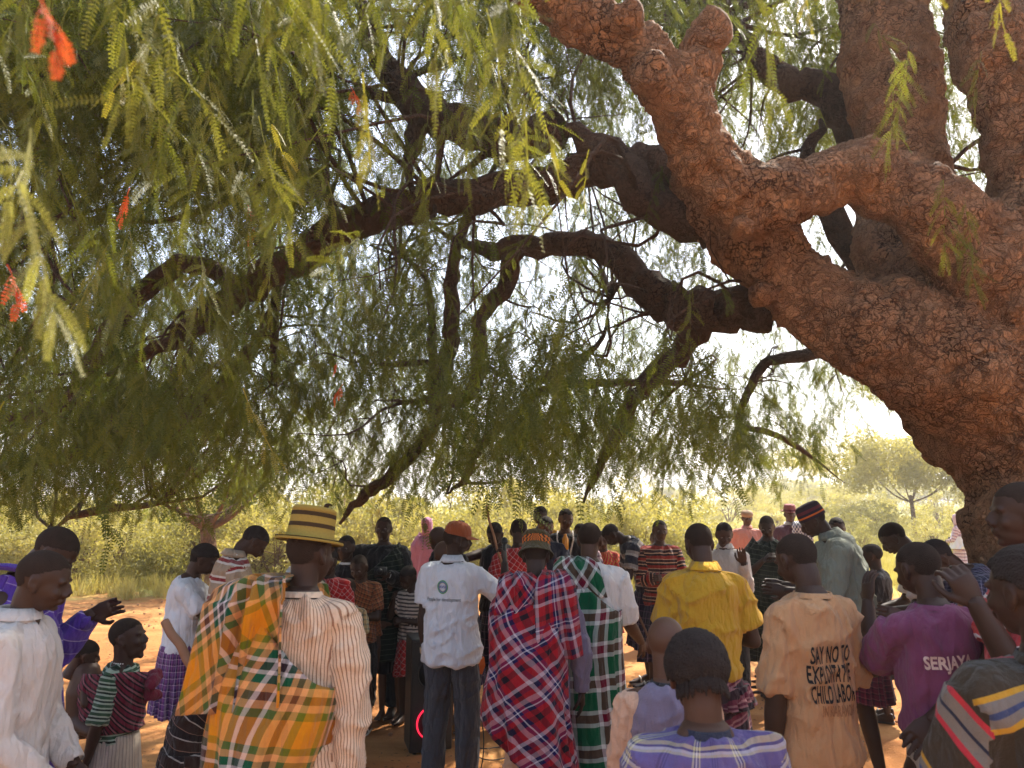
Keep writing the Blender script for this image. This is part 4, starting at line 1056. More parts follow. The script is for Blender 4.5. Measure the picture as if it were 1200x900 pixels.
            for k in range(46):
                a = lerp(-1.35, 1.35, k / 45) + rg.normal(0, .02); x = math.sin(a) * .070; y = -.012 - math.cos(a) * .094
                z0 = -.040 + .010 * math.cos(a * 2); L = rg.uniform(.012, .026) * (1.2 - .3 * abs(a))
                g.tube([(x * .96, y * .96, z0 + .03), (x * 1.04, y * 1.05, z0 + .004), (x * 1.07, y * 1.08, z0 - L * .6), (x * 1.05, y * 1.05, z0 - L)], [.004, .0044, .004, .0022], 6)
            g.v = [rig.head(np.concatenate(g.v)) * s]; gobj('hair_ends', g, HAIR, root)
    if hat_: hat(hat_, rig, s, root, hatm)
    if eyes:
        for sx_ in (-1, 1):
            g = Geo(); g.blob((0, 0, 0), (.0105,) * 3, 12, 8); g.v = [(rig.hpt((0, 0, 0)) * 0 + ((np.concatenate(g.v) + [sx_ * .031, .0745, .010]) * rig.hs) @ rig.Rh.T + rig.Hc) * s]; e = gobj('eye', g, EYE, root)
            g = Geo(); g.blob((0, 0, 0), (.0056, .003, .0056), 10, 6); g.v = [((np.concatenate(g.v) + [sx_ * .031, .0852, .008]) * rig.hs) @ rig.Rh.T * s + rig.Hc * s]; gobj('iris', g, IRIS, e)
    R_ = dict(rig=rig, s=s, root=root, A=A, hands=hands, legs=legs, vox=vox, seed=seed)
    # ---- clothes
    if top:
        k = dict(kind='tee', sleeve='short', hem=.83, fit=1.0, amp=.010, neck=0); k.update(top); g = Geo(); inf = .011 * k['fit'] + .003; rr_ = []
        for z, a, b, y in TOR:
            if z < k['hem'] - .02 or z > 1.47 + k['neck']: continue
            a2 = max(a, .164 if z < .93 else .150 if z < 1.0 else .140 if z < 1.35 else 0) * wd * fat + inf * (1 if z < 1.43 else .6); b2 = max(b, .106 if z < 1.33 else 0) * fat + inf * (1.1 if z < 1.43 else .6); rr_.append((z, a2, b2, y))
        z, a2, b2, y = rr_[0]
        if z > k['hem'] + .01: rr_.insert(0, (k['hem'], a2 * 1.02, b2 * 1.03, y))
        elif z < k['hem']: rr_[0] = (k['hem'], a2, b2, y)
        g.loft([rig.bend(ring(z, a, b, y, 40)) for z, a, b, y in rr_])
        SLV = k['sleeve'] if isinstance(k['sleeve'], tuple) else (k['sleeve'], k['sleeve'])
        for i, (sh, el, wr) in enumerate(A):
            sd_ = -1 if i == 0 else 1; inn = rig.bend(np.array([[sd_ * .09, -.01, 1.380]]))[0]; q = .009 * k['fit']
            if SLV[i] == 'none': continue
            g.limb([inn, sh], [.058 + q * .8, .051 + q], 14)
            if SLV[i] == 'short': g.tube([sh, sh + (el - sh) * .4, sh + (el - sh) * .74], [.052 + q, .056 + q, .062 + q], 18)
            elif SLV[i] == 'elbow': g.tube([sh, sh + (el - sh) * .5, sh + (el - sh) * .98], [.052 + q, .054 + q, .058 + q], 18)
            else:
                g.limb([sh, sh + (el - sh) * .5, el], [.056 + q, .054 + q, .045 + q], 16); g.limb([el, el + (wr - el) * .5], [.045 + q, .046 + q], 16); g.tube([el + (wr - el) * .4, el + (wr - el) * .95], [.044 + q, .036 + q * .6], 16)
        sh_o, vb, fb = finish('shirt', g, vox * .92, rig, A, k['mat'], root, s, k['amp'], seed); R_['shirt'] = (sh_o, vb, fb)
        if k['sleeve'] == 'long' or SLV[1] == 'long':
            for i, (sh, el, wr) in enumerate(A):
                if SLV[i] == 'long':
                    d_ = wr - el; g = Geo(); g.tube([el + d_ * .80, el + d_ * .82, el + d_ * .98, el + d_ * 1.0], [.040, .0445, .0435, .040], 16, cap=False); g.v = [np.concatenate(g.v) * s]; gobj('cuff', g, k.get('cuff', k['mat']), root)
    if coll:
        km, kind = coll; g = Geo()
        prof = [(1.452, .074, .070, -.016), (1.496, .060, .062, -.014), (1.502, .064, .066, -.015), (1.462, .086, .083, -.020)] if kind == 'fold' else [(1.450, .074, .070, -.014), (1.468, .066, .064, -.014), (1.470, .070, .068, -.014), (1.450, .080, .076, -.014)]
        g.loft([rig.bend(ring(z, a, b, y, 36, 2.1)) for z, a, b, y in prof], False); g.v = [np.concatenate(g.v) * s]; gobj('collar', g, km, root)
    if bottom:
        k = dict(kind='trousers', hem=None); k.update(bottom)
        if k['kind'] in ('trousers', 'shorts'):
            zt = (top['hem'] if top and 'hem' in top else .83) + .05; zt = max(zt, .93); g = Geo(); g.loft([ring(z, a * wd * fat + (.010 if z < .87 else .002), b * fat + (.010 if z < .87 else .0), y, 32) for z, a, b, y in TOR if z < zt])
            for hip, kn, an in legs:
                if k['kind'] == 'trousers': g.limb([hip + (kn - hip) * .22, hip + (kn - hip) * .5, kn], [.084 * fat, .086 * fat, .078], 16); g.tube([kn, kn + (an - kn) * .5, an - (0, 0, .015)], [.078, .073, .070], 16)
                else: g.limb([hip + (kn - hip) * .22, hip + (kn - hip) * .5], [.094 * fat, .098 * fat], 16); g.tube([hip + (kn - hip) * .4, kn + (0, 0, .02)], [.100, .096], 16)
            finish(k['kind'], g, vox, rig, [], k['mat'], root, s, .010, seed + 5, .16, trim=(.82, .90))
        else:
            skirt(k['kind'], k['mat'], root, s, rig, z0=k.get('z0', min(1.03, (top['hem'] if top and 'hem' in top else .83) + .05)), z1=k['hem'] or .35, a0=k.get('a0', .156) * fat, a1=k.get('a1', .225), fold=k.get('fold', .022), nf=k.get('nf', 9), seed=seed, wobble=k.get('wobble', .02), b0=k.get('b0', .135))
    if shoes:
        for i, (hip, kn, an) in enumerate(legs):
            if shoes[0] == 'shoe':
                g = Geo(); sx_ = 1 if i else -1; yy = an[1]
                g.blob((an[0], yy + .07, .035), (.048, .135, .042), 18, 10); g.blob((an[0], yy - .01, .06), (.045, .06, .055), 16, 10)
                g.v = [np.concatenate(g.v) * s]; gobj('shoe', g, shoes[1], root)
            else:
                g = Geo(); yy = an[1]; pr = [(-.035, -.06), (.035, -.06), (.040, .0), (.050, .12), (.040, .195), (0, .21), (-.040, .195), (-.050, .12), (-.040, .0)]
                g.loft([V3([(x + an[0], y + yy, z) for x, y in pr]) for z in (-.012, .004)]); g.v = [np.concatenate(g.v) * s]; o = gobj('sandal', g, shoes[1], root)
                g = Geo(); g.tube([(an[0] - .048, yy + .09, .0), (an[0] - .03, yy + .10, .05), (an[0] + .02, yy + .10, .055), (an[0] + .048, yy + .09, .0)], [.010] * 4, 6); g.v = [np.concatenate(g.v) * s]; gobj('strap', g, shoes[1], o)
    if extra: extra(R_)
    print('person %2d d=%.1f H=%.2f s=%.2f z=%.2f %s' % (PC[0], d, Hm, s, P.z, label[:40]))
    return R_
LVH = HEADL[0]

def beads(R_, r0=.070, z=1.462, mat=None, drop=0, name='necklace'):
    g = Geo(); rig = R_['rig']; n = 26
    for i in range(n):
        a = 2 * math.pi * i / n; fr = max(0, math.sin(a)); p = V3((math.cos(a) * r0, math.sin(a) * r0 * .95 - .012 + fr * drop * .25, z - fr * drop)); g.blob(rig.bend(p[None])[0], (.0075,) * 3, 6, 4)
    g.v = [np.concatenate(g.v) * R_['s']]; gobj(name, g, mat, R_['root'])
def bangle(R_, i, mat, r=.034, t=.007, q=.93, name='bangle'):
    sh, el, wr = R_['A'][i]; g = Geo(); c = el + (wr - el) * q; d_ = nz(wr - el); g.tube([c - d_ * t, c + d_ * t], [r, r], 14); g.v = [np.concatenate(g.v) * R_['s']]; gobj(name, g, mat, R_['root'])
def world(R_, p):
    """figure point (1.75 m units) -> world"""
    r = R_['root']; return Matrix.Translation(r.location) @ Matrix.Rotation(r.rotation_euler.z, 4, 'Z') @ Vector(V3(p) * R_['s'])
def stick(p0, p1, r0, r1, name, label, mat, bend=.01, cat='stick', seed=1):
    p0, p1 = V3(p0), V3(p1); rg = np.random.RandomState(seed); L = np.linalg.norm(p1 - p0); g = Geo()
    pts = [p0 + (p1 - p0) * t_ + rg.normal(0, bend * L, 3) * math.sin(math.pi * t_) for t_ in np.linspace(0, 1, 7)]
    pts = spline(pts, 3); c = p0; g.tube([p - c for p in pts], np.linspace(r0, r1, len(pts)), 10); o = gobj(name, g, mat, None, label=label, category=cat); o.location = c; return o

# ------------------------------------------------------------------ cloths
W_ = (.78, .76, .74)
ORANGE = [(.082, (.74, .26, .004)), (.026, (.15, .16, .006)), (.024, (.80, .36, .12)), (.026, (.16, .05, .012)), (.024, (.80, .36, .12)), (.026, (.004, .085, .035)), (.013, (.66, .58, .56)), (.024, (.03, .012, .02)), (.013, (.66, .58, .56)), (.026, (.004, .085, .035)), (.022, (.80, .36, .12)), (.024, (.15, .16, .006))]
REDP = [(.050, (.42, .008, .018)), (.030, (.015, .006, .014)), (.026, (.42, .008, .018)), (.016, (.014, .010, .10)), (.006, (.72, .70, .76)), (.016, (.014, .010, .10)), (.024, (.55, .34, .38)), (.022, (.34, .006, .015)), (.024, (.014, .008, .05)), (.020, (.62, .52, .58))]
GREENP = [(.100, (.004, .12, .046)), (.024, (.80, .80, .76)), (.046, (.20, .004, .028)), (.024, (.80, .80, .76))]
M_orange = cloth('cloth_orange_check', None, ORANGE, ORANGE, -6)
M_orange2 = cloth('cloth_orange_check_turned', None, ORANGE, ORANGE, 28)
M_red = cloth('cloth_red_check', None, REDP, REDP, 38)
M_red2 = cloth('cloth_red_check_straight', None, REDP, REDP, 8)
M_green = cloth('cloth_green_check', None, GREENP, GREENP, 4)
M_green2 = cloth('cloth_green_check_turned', None, GREENP, GREENP, 42)
M_cream = cloth('cloth_cream_pinstripe', None, [(.0085, (.80, .58, .40)), (.0035, (.36, .19, .11))], None, 0)
M_white = cloth('cloth_white', (.80, .78, .76), var=.10); M_white2 = cloth('cloth_white_warm', (.66, .59, .54), var=.12)
M_tee = cloth('cloth_white_tee', (.78, .78, .82), var=.08)
M_purple = cloth('cloth_purple_lined', None, None, [(.052, (.115, .05, .36)), (.004, (.42, .34, .58)), (.052, (.085, .035, .29)), (.004, (.30, .22, .48))], 12)
M_violet = cloth('cloth_violet_check', None, [(.012, (.18, .05, .20)), (.005, (.55, .42, .52)), (.012, (.05, .02, .09)), (.005, (.40, .1, .22))], [(.02, (.16, .06, .22)), (.005, (.6, .45, .55)), (.015, (.06, .02, .1))])
M_chev = cloth('cloth_maroon_chevron', None, None, [(.022, (.20, .018, .04)), (.010, (.02, .01, .012)), (.012, (.34, .12, .14)), (.012, (.02, .01, .012))], 34)
M_gst = cloth('cloth_green_white_stripe', None, None, [(.018, (.045, .10, .05)), (.012, (.42, .50, .38)), (.012, (.02, .035, .02)), (.010, (.42, .50, .38))])
M_pleat = cloth('cloth_pale_pleated', (.60, .50, .40), [(.012, (.64, .54, .43)), (.006, (.45, .37, .30))], None)
M_brown = cloth('cloth_brown_lined', None, None, [(.050, (.045, .022, .016)), (.006, (.45, .40, .36)), (.040, (.02, .012, .012)), (.004, (.3, .16, .12))], 14)
M_polo = cloth('cloth_beige_polo', None, None, [(.075, (.42, .30, .20)), (.013, (.70, .62, .55)), (.020, (.28, .03, .03)), (.013, (.70, .62, .55))])
M_yellow = cloth('cloth_mustard_polo', (.66, .36, .025), var=.14, weave=.35); M_yellowc = cloth('cloth_mustard_collar', (.72, .38, .02), var=.08)
M_peach = cloth('cloth_peach_tee', (.62, .33, .155), var=.12)
M_mag = cloth('cloth_magenta_polo', (.24, .065, .135), var=.14); M_grey = cloth('cloth_grey_green', (.27, .29, .23), var=.15)
M_mauve = cloth('cloth_mauve', (.23, .19, .27), var=.15); M_dark = cloth('cloth_black', (.018, .016, .018), var=.3); M_navy = cloth('cloth_navy', (.025, .028, .05), var=.2)
M_slate = cloth('cloth_slate_trousers', (.075, .075, .090), var=.2, weave=.4); M_beige = cloth('cloth_beige_trousers', (.48, .40, .31), var=.14, weave=.4); M_peachs = cloth('cloth_peach_sleeve', (.74, .45, .30), var=.1)
M_shortg = cloth('cloth_grey_shorts', (.11, .12, .10), var=.25)
M_darkred = cloth('cloth_dark_red_figured', None, [(.02, (.13, .015, .03)), (.008, (.30, .04, .05)), (.014, (.03, .01, .02))], [(.022, (.12, .012, .03)), (.01, (.03, .01, .015)), (.006, (.28, .1, .1))])
M_wrap = cloth('cloth_maroon_bands', None, None, [(.036, (.035, .014, .018)), (.010, (.32, .14, .14)), (.012, (.14, .02, .04)), (.010, (.32, .14, .14)), (.022, (.15, .02, .04))], -16)
M_foreg = cloth('cloth_lilac_check', None, [(.070, (.13, .10, .26)), (.006, (.62, .56, .34)), (.005, (.05, .04, .13)), (.006, (.66, .62, .60)), (.005, (.05, .04, .13)), (.006, (.62, .56, .34)), (.040, (.13, .10, .26)), (.004, (.05, .04, .12)), (.004, (.15, .11, .28)), (.004, (.05, .04, .12)), (.004, (.15, .11, .28)), (.004, (.05, .04, .12))],
                [(.034, (.13, .10, .26)), (.006, (.62, .56, .34)), (.006, (.66, .62, .60)), (.005, (.05, .04, .13)), (.008, (.62, .50, .22)), (.022, (.10, .075, .20))])
M_stripe = cloth('cloth_brown_striped_blanket', None, None, [(.085, (.050, .036, .022)), (.012, (.50, .035, .05)), (.024, (.21, .18, .15)), (.007, (.02, .025, .05)), (.024, (.21, .18, .15)), (.012, (.50, .035, .05)), (.080, (.045, .034, .020)), (.012, (.55, .30, .03)), (.016, (.20, .18, .16)), (.010, (.05, .07, .16)), (.016, (.20, .18, .16)), (.012, (.55, .30, .03))], -36)
M_redw = cloth('cloth_red_white_stripe', None, None, [(.035, (.58, .05, .05)), (.010, (.8, .7, .68)), (.020, (.62, .10, .09))]); M_redpat = cloth('cloth_red_figured', None, [(.018, (.52, .02, .02)), (.005, (.8, .55, .5)), (.02, (.42, .01, .015))], [(.02, (.52, .02, .02)), (.005, (.75, .5, .5)), (.015, (.3, .01, .01))], 35)
M_orbr = cloth('cloth_rust_figured', None, [(.025, (.30, .09, .03)), (.012, (.05, .02, .015))], [(.022, (.26, .08, .03)), (.010, (.04, .02, .015)), (.01, (.4, .2, .08))], 20)
M_kid = cloth('cloth_tan_check', None, [(.03, (.42, .28, .12)), (.02, (.12, .14, .11)), (.01, (.6, .5, .3))], [(.03, (.40, .28, .14)), (.02, (.10, .12, .10))])
M_sweat = cloth('cloth_striped_sweater', None, None, [(.030, (.30, .03, .02)), (.020, (.03, .015, .015)), (.010, (.62, .35, .22)), (.026, (.05, .02, .02)), (.008, (.5, .3, .2))]); M_navych = cloth('cloth_navy_check', None, [(.06, (.018, .014, .035)), (.006, (.25, .2, .28))], [(.06, (.02, .012, .03)), (.006, (.25, .12, .18))])
M_bw = cloth('cloth_navy_white_band', None, None, [(.055, (.03, .03, .045)), (.022, (.45, .43, .42)), (.03, (.30, .27, .25)), (.02, (.03, .03, .04))]); M_cw = cloth('cloth_cream_grey_stripe', None, None, [(.022, (.62, .52, .44)), (.018, (.08, .06, .06))])
M_pink = cloth('cloth_salmon', (.70, .30, .24), var=.1); M_fuch = cloth('cloth_pink_purple', (.34, .14, .24), var=.2); M_green_d = cloth('cloth_dark_green_lined', None, None, [(.04, (.012, .018, .014)), (.004, (.10, .12, .08))], 10)
M_bwch = cloth('cloth_blue_white_check', None, [(.025, (.05, .06, .14)), (.02, (.72, .72, .74))], [(.025, (.06, .07, .15)), (.02, (.75, .74, .74))], 45); M_plum = cloth('cloth_plum', (.11, .05, .08)); M_pale = cloth('cloth_pink_grey_bands', None, None, [(.03, (.62, .42, .45)), (.02, (.28, .14, .20)), (.02, (.7, .58, .6))])
M_dots = cloth('cloth_navy_dotted', None, [(.016, (.025, .022, .05)), (.004, (.28, .26, .34))], [(.016, (.025, .022, .05)), (.004, (.2, .18, .28))], 30); M_blue = cloth('cloth_bright_blue', (.10, .22, .55)); M_ry = cloth('cloth_red_yellow', None, [(.03, (.5, .03, .03)), (.012, (.6, .42, .08))], [(.03, (.45, .03, .04)), (.01, (.05, .1, .05))], 30)
H_y = plain('straw_mustard', (.33, .235, .055), .9, spec=.1, bump=.8, scale=150); H_br = plain('band_brown', (.055, .035, .018), .9, spec=.1); H_cap = cloth('cap_rust', (.33, .085, .030), var=.1, coords='Object'); H_visor = cloth('cap_visor_rust', (.35, .10, .04), coords='Object')
H_ol = cloth('felt_olive', (.085, .068, .030), var=.2, coords='Object'); H_bl = plain('knit_black', (.03, .018, .03), .95, bump=.7, scale=180); H_or = plain('knit_orange', (.60, .13, .02), .95, bump=.7, scale=180); H_mar = plain('knit_maroon', (.13, .02, .035), .95, bump=.7, scale=180)
H_pk = plain('felt_dusty_red', (.26, .09, .09), .9); H_tan = plain('cap_tan', (.36, .25, .16), .9)
t = NT('band_checker'); tc = t.coord('Object'); sp = t.n('ShaderNodeSeparateXYZ'); 
t.l(tc, sp.inputs[0]); an_ = t.math('ARCTAN2', sp.outputs[0], sp.outputs[1]); 
ck = t.n('ShaderNodeTexChecker'); cb = t.n('ShaderNodeCombineXYZ'); t.l(t.math('MULTIPLY', an_, 5), cb.inputs[0]); t.l(t.math('MULTIPLY', sp.outputs[2], 48), cb.inputs[1]); t.l(cb.outputs[0], ck.inputs[0]); ck.inputs['Scale'].default_value = 1
ck.inputs[1].default_value = (.60, .16, .02, 1); ck.inputs[2].default_value = (.05, .03, .015, 1); t.setb(Base_Color=ck.outputs[0], Roughness=.9); H_band = t.m
BEAD = plain('bead_white', (.75, .70, .66), .35); METAL = plain('bangle_metal', (.6, .55, .5), .3, metal=.8); DSH = plain('dark_shoe', (.03, .025, .022), .5); PINKS = plain('pink_slipper', (.60, .25, .33), .6); REDS = plain('red_slipper', (.42, .05, .05), .6); PALES = plain('pale_sandal', (.55, .50, .42), .6)
INK = plain('ink_black', (.02, .015, .015), .8); INKL = plain('ink_faded', (.36, .16, .07), .85); INKW = plain('ink_pale', (.78, .58, .50), .7); INKG = plain('ink_green', (.12, .34, .12), .8); INKB = plain('ink_blue', (.05, .12, .40), .8); INKY = plain('ink_gold', (.55, .42, .10), .8)
WOOD = plain('stick_wood', (.26, .125, .065), .7, var=.3, scale=12, bump=.3); WOODD = plain('stick_dark', (.17, .09, .055), .75, var=.3, scale=12); BLACKP = plain('black_plastic', (.014, .014, .015), .42, spec=.5, bump=.25, scale=260)
# ------------------------------------------------------------------ the gathering
# -- foreground, left to right
def ex(R_): beads(R_, .062, 1.463, BEAD)
person(54, 645, 2.9, -78, 'young man in long-sleeved white shirt standing at the far left edge, hands held low', lean=4, bow=20, arms=('low', 'low'), sk=0, hair='shaved', top=dict(mat=M_white2, sleeve='long', hem=.84, fit=.9, amp=.009), coll=(M_white2, 'fold'), bottom=dict(mat=M_navy))
person(66, 617, 3.45, -82, 'bowed man in lined purple wrap over a white shirt, open palm raised', lean=8, bow=46, arms=(((.05,.14,-1),(.0,.66,.74),'relax',(.0,.92,.38)), 'low'), sk=0, hair='shaved', top=dict(mat=M_purple, cuff=M_white, sleeve=('long','none'), hem=.84, fit=1.8), bottom=dict(kind='robe', mat=M_purple, hem=.2, a0=.185, a1=.27),
       extra=lambda q: (shawl('wrap', M_purple, q['root'], q['s'], q['rig'], 1, z1=.45, grow=(.27, .27), seed=4), flap('wrap_end', M_purple, q['root'], q['s'], q['rig'], 1, x0=.08, wd=.24, len_b=.5, len_f=.45, seed=7)))
def girl(q):
    rig, s = q['rig'], q['s']; beads(q, .064, 1.462, BEAD)
    # cloth sling tied round chest and baby
    n, m = 90, 26; th = np.linspace(0, 2 * math.pi, n); P = []
    for k in range(m):
        t_ = k / (m - 1); z = lerp(1.37, 1.02, t_); bk = sm(-np.sin(th) * 1.3); fr = np.clip(np.sin(th), 0, 1)
        fold = (vnoise(np.stack([np.cos(th) * 2 + 4, np.sin(th) * 2, np.full(n, t_ * 9)], 1), 5) - .5) * .035
        b = .150 + .135 * bk * math.sin(math.pi * min(1, .25 + t_ * .75)) + .035 * fr
        P.append(np.stack([np.cos(th) * (.198 + fold - .02 * t_), np.sin(th) * (b + fold) - .01, z + .10 * fr * (1 - t_) * .3 - .05 * bk * (t_) + .05 * np.cos(th) * (1 - t_)], 1))
    P = np.array(P); sh = P.shape; P = rig.bend(P.reshape(-1, 3)).reshape(sh)
    U = np.tile(th * .2, (m, 1)); Wv = np.tile(np.linspace(0, -.4, m)[:, None], (1, n)) + .05 * np.abs(np.sin(U * 9))
    sheet('sling', P * s, U, Wv, M_chev, q['root'])
    g = Geo(); 
    for a, b, r in (((-.06, .20, 1.36), (.07, .23, 1.33), .055), ((.05, .22, 1.26), (-.02, .25, 1.24), .042)): g.limb([V3(a), V3(b)], [r, r * .8], 12)
    v, f = remesh(g, .012, 2); v = v + normals(v, f) * ((vnoise(v * 40, 2) - .5) * .02)[:, None]; link('sling_knot', mk_mesh('sling_knot', rig.bend(v) * s, f), M_chev, q['root'])
G_ = person(152, 723, 4.15, -86, 'girl in green striped shirt with a baby slung on her back, facing right', 'girl', lean=3, bow=-2, yaw=0, arms=(((.2, -.1, -1), (-.2, -.35, -.7), 'relax'), ((.22, -.15, -1), (-.1, -.25, -1), 'relax')), sk=0, hair='shaved', top=dict(mat=M_gst, sleeve='elbow', hem=.95), bottom=dict(kind='skirt', mat=M_pleat, hem=.35, a0=.16, a1=.235, nf=18, fold=.016), extra=girl)
# the baby: its own thing, tied on the girl's back
b0 = world(G_, (0, -.225, 1.27)); 
BR = empty('person', b0, R(-86), label='sleeping baby with bare head tied on the back of the girl in green stripes', category='baby', group=GROUP)
def baby_body():
    g = Geo(); g.limb([(0, .0, -.16), (0, -.01, 0), (0, -.005, .09)], [.085, .088, .070], 14); g.limb([(-.06, .02, .07), (-.11, .05, -.04)], [.03, .024]); g.limb([(.06, .02, .07), (.11, .05, -.04)], [.03, .024])
    g.limb([(-.06, 0, -.15), (-.13, .10, -.17)], [.045, .03]); g.limb([(.06, 0, -.15), (.13, .10, -.17)], [.045, .03])
    v, f = remesh(g, .010, 3); hr = np.array((Matrix.Rotation(R(30), 3, 'Z') @ Matrix.Rotation(R(-24), 3, 'X') @ Matrix.Rotation(R(10), 3, 'Y')))
    hd = (HEAD[0] * [.74, .72, .66]) @ hr.T + [0, -.02, .185]
    link('body', mk_mesh('body', np.concatenate([v, hd]), np.concatenate([f, HEAD[1] + len(v)])), SK[2], BR)
    p, f2 = HEAD; m_ = hairmask(p, 'shaved')[f2].all(1); nn = normals(p, f2); q = ((p + nn * .002) * [.74, .72, .66]) @ hr.T + [0, -.02, .185]
    link('hair', mk_mesh('hair', q, f2[m_]), HAIRS, BR)
baby_body()

person(240, 638, 5.55, -80, 'woman in white printed tee and violet checked skirt, hand pressed to her brow', 'woman', lean=6, bow=34, arms=(((.1, .65, -.6), (-.35, .25, .9), 'relax'), ((.12, .62, -.7), (-.30, .28, .95), 'relax')), sk=0, hair='braid', top=dict(mat=M_tee, sleeve='short', hem=.93, fit=1.4), bottom=dict(kind='skirt', mat=M_violet, hem=.50, a0=.165, a1=.215, nf=16), shoes=('sandal', PINKS),
       extra=lambda q: text_on('O', .12, INKL, q['shirt'][0], q['shirt'][1], q['shirt'][2], .03, 1.22 * q['s'], q['s'], side=1, name='emblem'))
person(305, 742, 3.95, -70, 'child in dark brown white-lined wrap half hidden behind the orange checked cloak', 'child', lean=46, bow=55, arms=('clasp', 'clasp'), sk=1, hair='shaved', top=dict(mat=M_brown, sleeve='short', hem=.9), bottom=dict(kind='wrap', mat=M_brown, hem=.42, a0=.19, a1=.235))
def stole(q):
    shawl('cloak', M_orange, q['root'], q['s'], q['rig'], -1, z1=.30, grow=(.25, .26), seed=3, fold=.024, flank=.105, lowside=1.18)
    flap('cloak_end', M_orange2, q['root'], q['s'], q['rig'], -1, x0=.115, wd=.30, len_b=.44, len_f=.4, seed=5, skew=-.10, fold=.040)
P6 = person(366, 595, 3.0, -12, 'man in mustard straw hat with orange checked cloak over a cream pinstriped shirt', lean=5, bow=6, yaw=-20, arms=('hangl', ((.20, -.10, -1), (.02, .02, -1), 'relax')), sk=1, hair='shaved', hat_='fedora', hatm=[H_y, H_br], top=dict(mat=M_cream, sleeve='long', hem=.70, fit=1.2, amp=.012), coll=(M_cream, 'round'), bottom=dict(mat=M_dark), extra=stole, wd=1.0)
person(298, 616, 5.4, -62, 'young man in beige polo with red and white bands, head bowed, behind the orange cloak', lean=10, bow=52, arms=('down', 'low'), sk=0, hair='short', top=dict(mat=M_polo, sleeve='short'), coll=(M_polo, 'fold'), bottom=dict(mat=M_slate), extra=lambda q: beads(q, .075, 1.47, BEAD, drop=.16, name='lanyard'))
person(352, 634, 5.9, -150, 'person in black jacket hidden behind the mustard hat, fist raised to chest height', lean=3, bow=20, arms=('fold', ((.35, .35, -.8), (.45, .25, 1), 'grip')), sk=0, hair='shaved', top=dict(mat=M_dark, sleeve='long'), coll=(M_white, 'fold'), bottom=dict(mat=M_dark))
person(384, 642, 6.3, 170, 'person in red figured dress glimpsed just right of the hatted man', 'woman', bow=12, arms=('down', 'fold'), sk=1, hair='short', top=dict(mat=M_redpat, sleeve='short', hem=.9), bottom=dict(kind='skirt', mat=M_redpat, hem=.4))
# -- the group of children, left of centre
person(406, 627, 6.9, 170, 'girl in black sleeveless top with white neckline, one arm lifted to the branch', 'girl', bow=6, arms=('fold', ((.20, .1, .9), (-.02, .05, 1), 'grip')), sk=0, hair='short', eyes=True, top=dict(mat=M_dark, sleeve='none', hem=.9), coll=(M_white, 'round'), bottom=dict(kind='skirt', mat=M_dark, hem=.45))
def cam_(q):
    wr, f_ = q['hands'][0]; c = world(q, wr + V3(f_) * .10); g = Geo(); g.box((0, 0, 0), (.11, .05, .07)); g.blob((0, -.04, 0), (.028, .03, .028)); o = gobj('camera_body', g, BLACKP, None, label='small black camera held up in the hand of the tall man in black robe', category='camera'); o.name = 'camera_device'; o.location = c
    for i in (0,): bangle(q, i, METAL)
person(450, 605, 7.2, 178, 'tall man in loose black robe with one arm stretched sideways, holding a camera', bow=4, arms=(((.2, .30, -.9), (-.45, .75, .40), 'grip'), ((1, .10, .02), (1, .10, -.03), 'relax')), sk=0, hair='shaved', eyes=True, top=dict(mat=M_dark, sleeve='long', hem=.6, fit=2.2), bottom=dict(mat=M_dark),
       extra=lambda q: (shawl('robe', M_green_d, q['root'], q['s'], q['rig'], -1, z1=.45, grow=(.25, .25), seed=8), cam_(q)))
person(421, 650, 6.7, 172, 'boy in rust figured shirt looking down behind the smallest boy', 'boy', bow=26, arms=('fold', 'down'), sk=0, hair='shaved', eyes=True, top=dict(mat=M_orbr, sleeve='short'), bottom=dict(kind='shorts', mat=M_dark), shoes=('sandal', PALES))
person(406, 677, 6.35, 164, 'small boy in tan checked shirt and grey shorts with folded arms', 'boy', bow=14, yaw=-12, arms=('fold', ((.12, .65, -.55), (-.55, .35, .75), 'grip')), sk=0, hair='shaved', eyes=True, top=dict(mat=M_kid, sleeve='short', hem=.80, fit=1.6), bottom=dict(kind='shorts', mat=M_shortg), shoes=('sandal', REDS))
person(426, 690, 6.8, 175, 'little child peeping out between the small boy and the boy in rust', 'child', bow=14, arms=('down', 'down'), sk=2, hair='shaved', eyes=True, top=dict(mat=M_orbr, sleeve='short'), bottom=dict(kind='shorts', mat=M_dark))
person(460, 668, 7.1, 172, 'boy in black shirt pressing a hand over his mouth', 'boy', bow=14, arms=('fold', ((.12, .70, -.5), (-.42, .25, .9), 'relax')), sk=3, hair='shaved', eyes=True, top=dict(mat=M_dark, sleeve='short'), bottom=dict(kind='shorts', mat=M_dark))
person(479, 663, 6.9, 152, 'child in cream and grey striped shirt and red checked skirt, face turned down', 'child', bow=36, arms=('fold', 'face'), sk=1, hair='short', top=dict(mat=M_cw, sleeve='short', hem=.86), bottom=dict(kind='skirt', mat=M_redpat, hem=.52, a1=.20))
person(514, 617, 7.0, 140, 'man in dark clothes leaning in behind the rust cap', lean=24, bow=40, arms=('clasp', 'clasp'), sk=0, hair='bald', top=dict(mat=M_dark, sleeve='short'), bottom=dict(mat=M_dark))
person(520, 634, 6.6, 150, 'shaven-headed man in dark wrap bending beside the white tee', lean=30, bow=42, arms=('down', 'down'), sk=2, hair='bald', top=dict(mat=M_navy, sleeve='none'), bottom=dict(kind='wrap', mat=M_navych, hem=.4))
